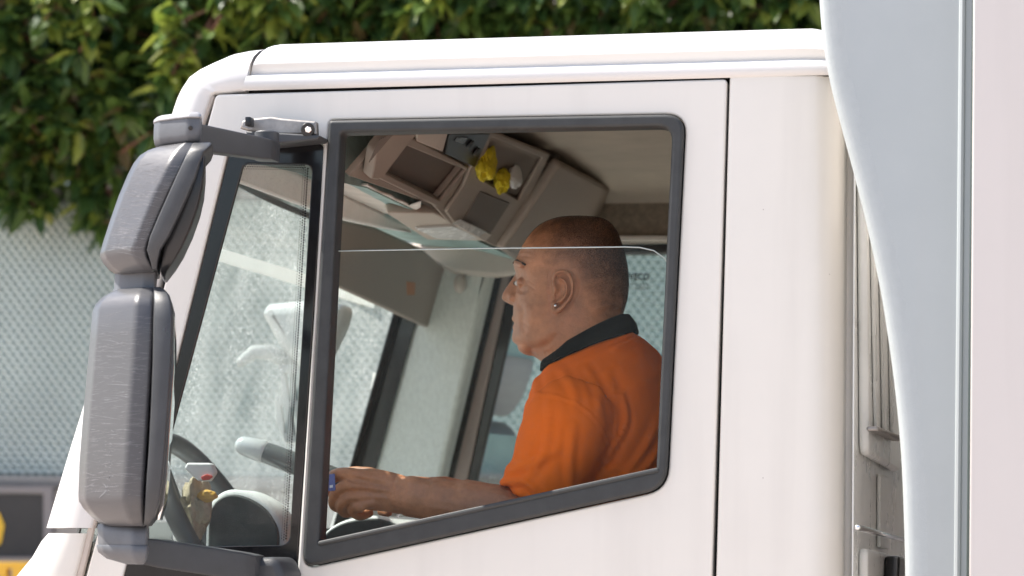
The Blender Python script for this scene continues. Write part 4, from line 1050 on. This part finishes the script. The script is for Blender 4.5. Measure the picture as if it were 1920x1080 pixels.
# the low wall that carries it
wall = from_bm('low_wall', box_bm((-6.5, YW + .02, 0), (5, YW + .4, P(0, 915, YW).z), .01), mat('grey_wall', (.25, .235, .225), .8, var=.15, vscale=5)); tag(wall, 'low grey wall under the mesh fence', 'wall')
gw = from_bm('added_reflector_wall', box_bm((5.1, YW, 0), (12, YW + .3, 3.6), .02), mat('pale_reflector', (.78, .77, .75), .8, var=.08, vscale=3)); tag(gw, 'unseen pale wall added for the far mirror to reflect', 'wall')  # added out of view so the far mirror glass reflects something bright
# dark board with a pale frame and yellow marks
YS = 5.8
def fp(pts, y=YS, r=0): return px(pts, y, r)
sgn = plate('dark_board', mat('board_dark', (.035, .034, .032), .6, var=.2, vscale=10), None, [fp([(-300, 926), (84, 926), (84, 1046), (-300, 1046)])], YS, YS + .03, .003)
tag(sgn, 'dark board with pale frame and yellow marks behind the truck front', 'board')
kid(plate('board_frame', mat('pale_frame', (.22, .205, .20), .6), None, [fp([(-310, 912), (100, 912), (100, 1048), (-310, 1048)]), fp([(-296, 924), (83, 924), (83, 1044), (-296, 1044)])], YS - .012, YS + .035, .003), sgn)
kid(plate('yellow_mark', mat('yellow_paint', (.75, .47, .03), .5), None, [fp([(-40, 958), (-2, 958, 10 / 490), (9, 985, 8 / 490), (2, 1022, 8 / 490), (-40, 1026)])], YS - .004, YS - .001, .001), sgn)
bar = empty('yellow_barrier', P(0, 1200, YS - .4)); tag(bar, 'yellow slatted barrier below the dark board', 'barrier')
ym = mat('barrier_yellow', (.72, .40, .03), .45, var=.1, vscale=8)
yb_ = YS - .4
kid(plate('barrier_panel', ym, None, [fp([(-300, 1054), (60, 1054), (60, 1300), (-300, 1300)], yb_)] + [fp([(-300 + 24 * k, 1066), (-290 + 24 * k, 1066), (-290 + 24 * k, 1290), (-300 + 24 * k, 1290)], yb_) for k in range(1, 14)], yb_, yb_ + .04, .003), bar)
for u in (-280, 40):
    a = P(u, 1300, yb_ + .02); kid(from_bm('leg', box_bm((a.x - .03, yb_, 0), (a.x + .03, yb_ + .04, a.z + .01), .003), ym), bar)

# ------------------------------------------------------------------ the tree whose crown hangs over the fence
tree = empty('tree', (.6, 8.2, 0)); tag(tree, 'broad leafy tree with dense green crown hanging over the mesh fence', 'tree')
rt = random.Random(11)
def leaf(bm, o, d, up, L, wd, mi):
    s = d.cross(up).normalized(); nn_ = s.cross(d).normalized(); fold = nn_ * wd * .22; dr = nn_ * -L * .14
    a = bm.verts.new(o); t = bm.verts.new(o + d * L + dr); m1 = bm.verts.new(o + d * L * .45 + dr * .1)
    l1 = bm.verts.new(o + d * L * .38 + s * wd / 2 + fold); r1_ = bm.verts.new(o + d * L * .38 - s * wd / 2 + fold)
    l2 = bm.verts.new(o + d * L * .72 + s * wd * .36 + fold * .6 + dr * .45); r2_ = bm.verts.new(o + d * L * .72 - s * wd * .36 + fold * .6 + dr * .45)
    for f in ((a, m1, l1), (a, r1_, m1), (m1, l2, l1), (m1, r1_, r2_), (m1, t, l2), (m1, r2_, t)):
        bm.faces.new(f).material_index = mi
def leafmat(name, c, c2):
    m = bpy.data.materials.new(name); m.use_nodes = True; n = m.node_tree.nodes; l = m.node_tree.links; b = n['Principled BSDF']
    b.inputs['Roughness'].default_value = .42
    tc = n.new('ShaderNodeTexCoord'); t = n.new('ShaderNodeTexNoise'); t.inputs['Scale'].default_value = 7; t.inputs['Detail'].default_value = 4; l.new(tc.outputs['Object'], t.inputs['Vector'])
    r = n.new('ShaderNodeValToRGB'); r.color_ramp.elements[0].position = .35; r.color_ramp.elements[1].position = .65; r.color_ramp.elements[0].color = (*c, 1); r.color_ramp.elements[1].color = (*c2, 1)
    l.new(t.outputs['Fac'], r.inputs[0]); l.new(r.outputs[0], b.inputs['Base Color'])
    tr = n.new('ShaderNodeBsdfTranslucent'); l.new(r.outputs[0], tr.inputs[0]); mx = n.new('ShaderNodeMixShader'); mx.inputs[0].default_value = .35
    l.new(b.outputs[0], mx.inputs[1]); l.new(tr.outputs[0], mx.inputs[2]); l.new(mx.outputs[0], n['Material Output'].inputs[0]); return m
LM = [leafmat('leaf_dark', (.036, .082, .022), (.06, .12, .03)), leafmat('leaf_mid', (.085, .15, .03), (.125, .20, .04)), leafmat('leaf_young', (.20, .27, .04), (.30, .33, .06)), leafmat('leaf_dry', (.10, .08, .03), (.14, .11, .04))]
bm = bmesh.new(); bt = bmesh.new()
def cluster(c, out, young, k=1.0):
    nl = rt.randint(6, 10)
    for i in range(nl):
        d = (out * rt.uniform(.15, .9) + Vector((rt.gauss(0, .75), rt.gauss(0, .75), rt.gauss(-.15, .5)))).normalized()
        upv = Vector((rt.gauss(0, .35), rt.gauss(0, .35), 1)).normalized()
        if abs(d.dot(upv)) > .95: upv = Vector((1, 0, 0))
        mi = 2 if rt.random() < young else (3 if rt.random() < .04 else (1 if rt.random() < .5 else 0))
        L = rt.uniform(.085, .145) * k
        leaf(bm, c + d * .012, d, upv, L, L * rt.uniform(.38, .5), mi)
    if rt.random() < .45:
        tube_bm([c - out * .25 + Vector((rt.gauss(0, .05), rt.gauss(0, .05), rt.gauss(0, .05))), c - out * .1, c], [.006, .004, .003], 5, bm=bt, ends=False)
def low(x): # underside of the crown
    return 3.26 + .07 * noise.noise(Vector((x * 2.3, 0, 4))) + .10 * noise.noise(Vector((x * 5.1, 3, 1))) + max(0, (x + 1.9)) * .06
for i in range(13000):
    x = rt.uniform(-5.2, 2.6); y = 5.55 + 3.2 * rt.random() ** 1.35; zl_ = low(x) + .05 * (y - 5.5)
    zz = zl_ + (rt.random() ** 1.15) * (4.7 - zl_)
    c = Vector((x, y, zz))
    dens = noise.noise(c * 1.5)
    if dens < -.4 and y < 6.6: continue
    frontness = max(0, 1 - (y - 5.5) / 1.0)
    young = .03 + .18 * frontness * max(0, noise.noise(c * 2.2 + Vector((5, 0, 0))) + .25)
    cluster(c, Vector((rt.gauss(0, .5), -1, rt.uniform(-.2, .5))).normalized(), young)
def spray(u, v, y, n_, length, young):      # drooping ends that stand out in front
    a = P(u, v, y); pts = [a + Vector((.04 * math.sin(k), .02 * k, .0)) + Vector((0, 0, length * (1 - k / n_))) for k in range(n_ + 1)]
    tube_bm(pts, .004, 5, bm=bt, ends=False)
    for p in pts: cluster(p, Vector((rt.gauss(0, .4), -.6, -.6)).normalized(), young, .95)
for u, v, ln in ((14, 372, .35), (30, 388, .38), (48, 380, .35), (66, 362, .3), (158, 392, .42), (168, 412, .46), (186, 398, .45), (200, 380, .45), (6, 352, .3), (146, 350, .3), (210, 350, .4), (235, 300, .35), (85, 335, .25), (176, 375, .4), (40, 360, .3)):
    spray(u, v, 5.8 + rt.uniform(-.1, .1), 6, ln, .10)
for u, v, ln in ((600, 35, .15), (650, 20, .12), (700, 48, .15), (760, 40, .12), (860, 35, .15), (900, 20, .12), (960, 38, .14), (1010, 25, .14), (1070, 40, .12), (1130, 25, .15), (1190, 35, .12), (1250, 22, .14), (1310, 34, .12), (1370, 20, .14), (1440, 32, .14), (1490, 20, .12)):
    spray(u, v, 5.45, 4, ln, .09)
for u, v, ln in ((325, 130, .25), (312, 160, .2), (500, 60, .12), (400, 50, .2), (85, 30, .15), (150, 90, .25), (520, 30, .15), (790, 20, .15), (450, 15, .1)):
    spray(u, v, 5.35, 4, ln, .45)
me = bpy.data.meshes.new('crown'); bm.to_mesh(me); bm.free()
for m_ in LM: me.materials.append(m_)
kid(link('crown', me, None, smooth=False), tree)
m_bark = mat('bark', (.14, .085, .06), .9, var=.3, vscale=12, bump=.6, bscale=40)
kid(from_bm('twig', bt, mat('red_brown_twig', (.17, .075, .045), .8)), tree)
trunk = kid(from_bm('trunk', tube_bm([Vector((.6, 8.2, -.05)), Vector((.62, 8.2, 1.2)), Vector((.55, 8.1, 2.6)), Vector((.5, 8.0, 3.6)), Vector((.4, 8, 5))], [.24, .2, .17, .13, .06], 14), m_bark), tree)
for k in range(11):
    a = Vector((.55, 8.1, 2.4 + .12 * k)); tx = rt.uniform(-4.8, 2.3); b = Vector((tx, rt.uniform(5.9, 7.6), rt.uniform(3.5, 5.0)))
    kid(from_bm('limb', tube_bm(catmull([a, a.lerp(b, .4) + Vector((0, 0, .25)), b], 5), [.08 - .0065 * i for i in range(11)], 8), m_bark), tree)
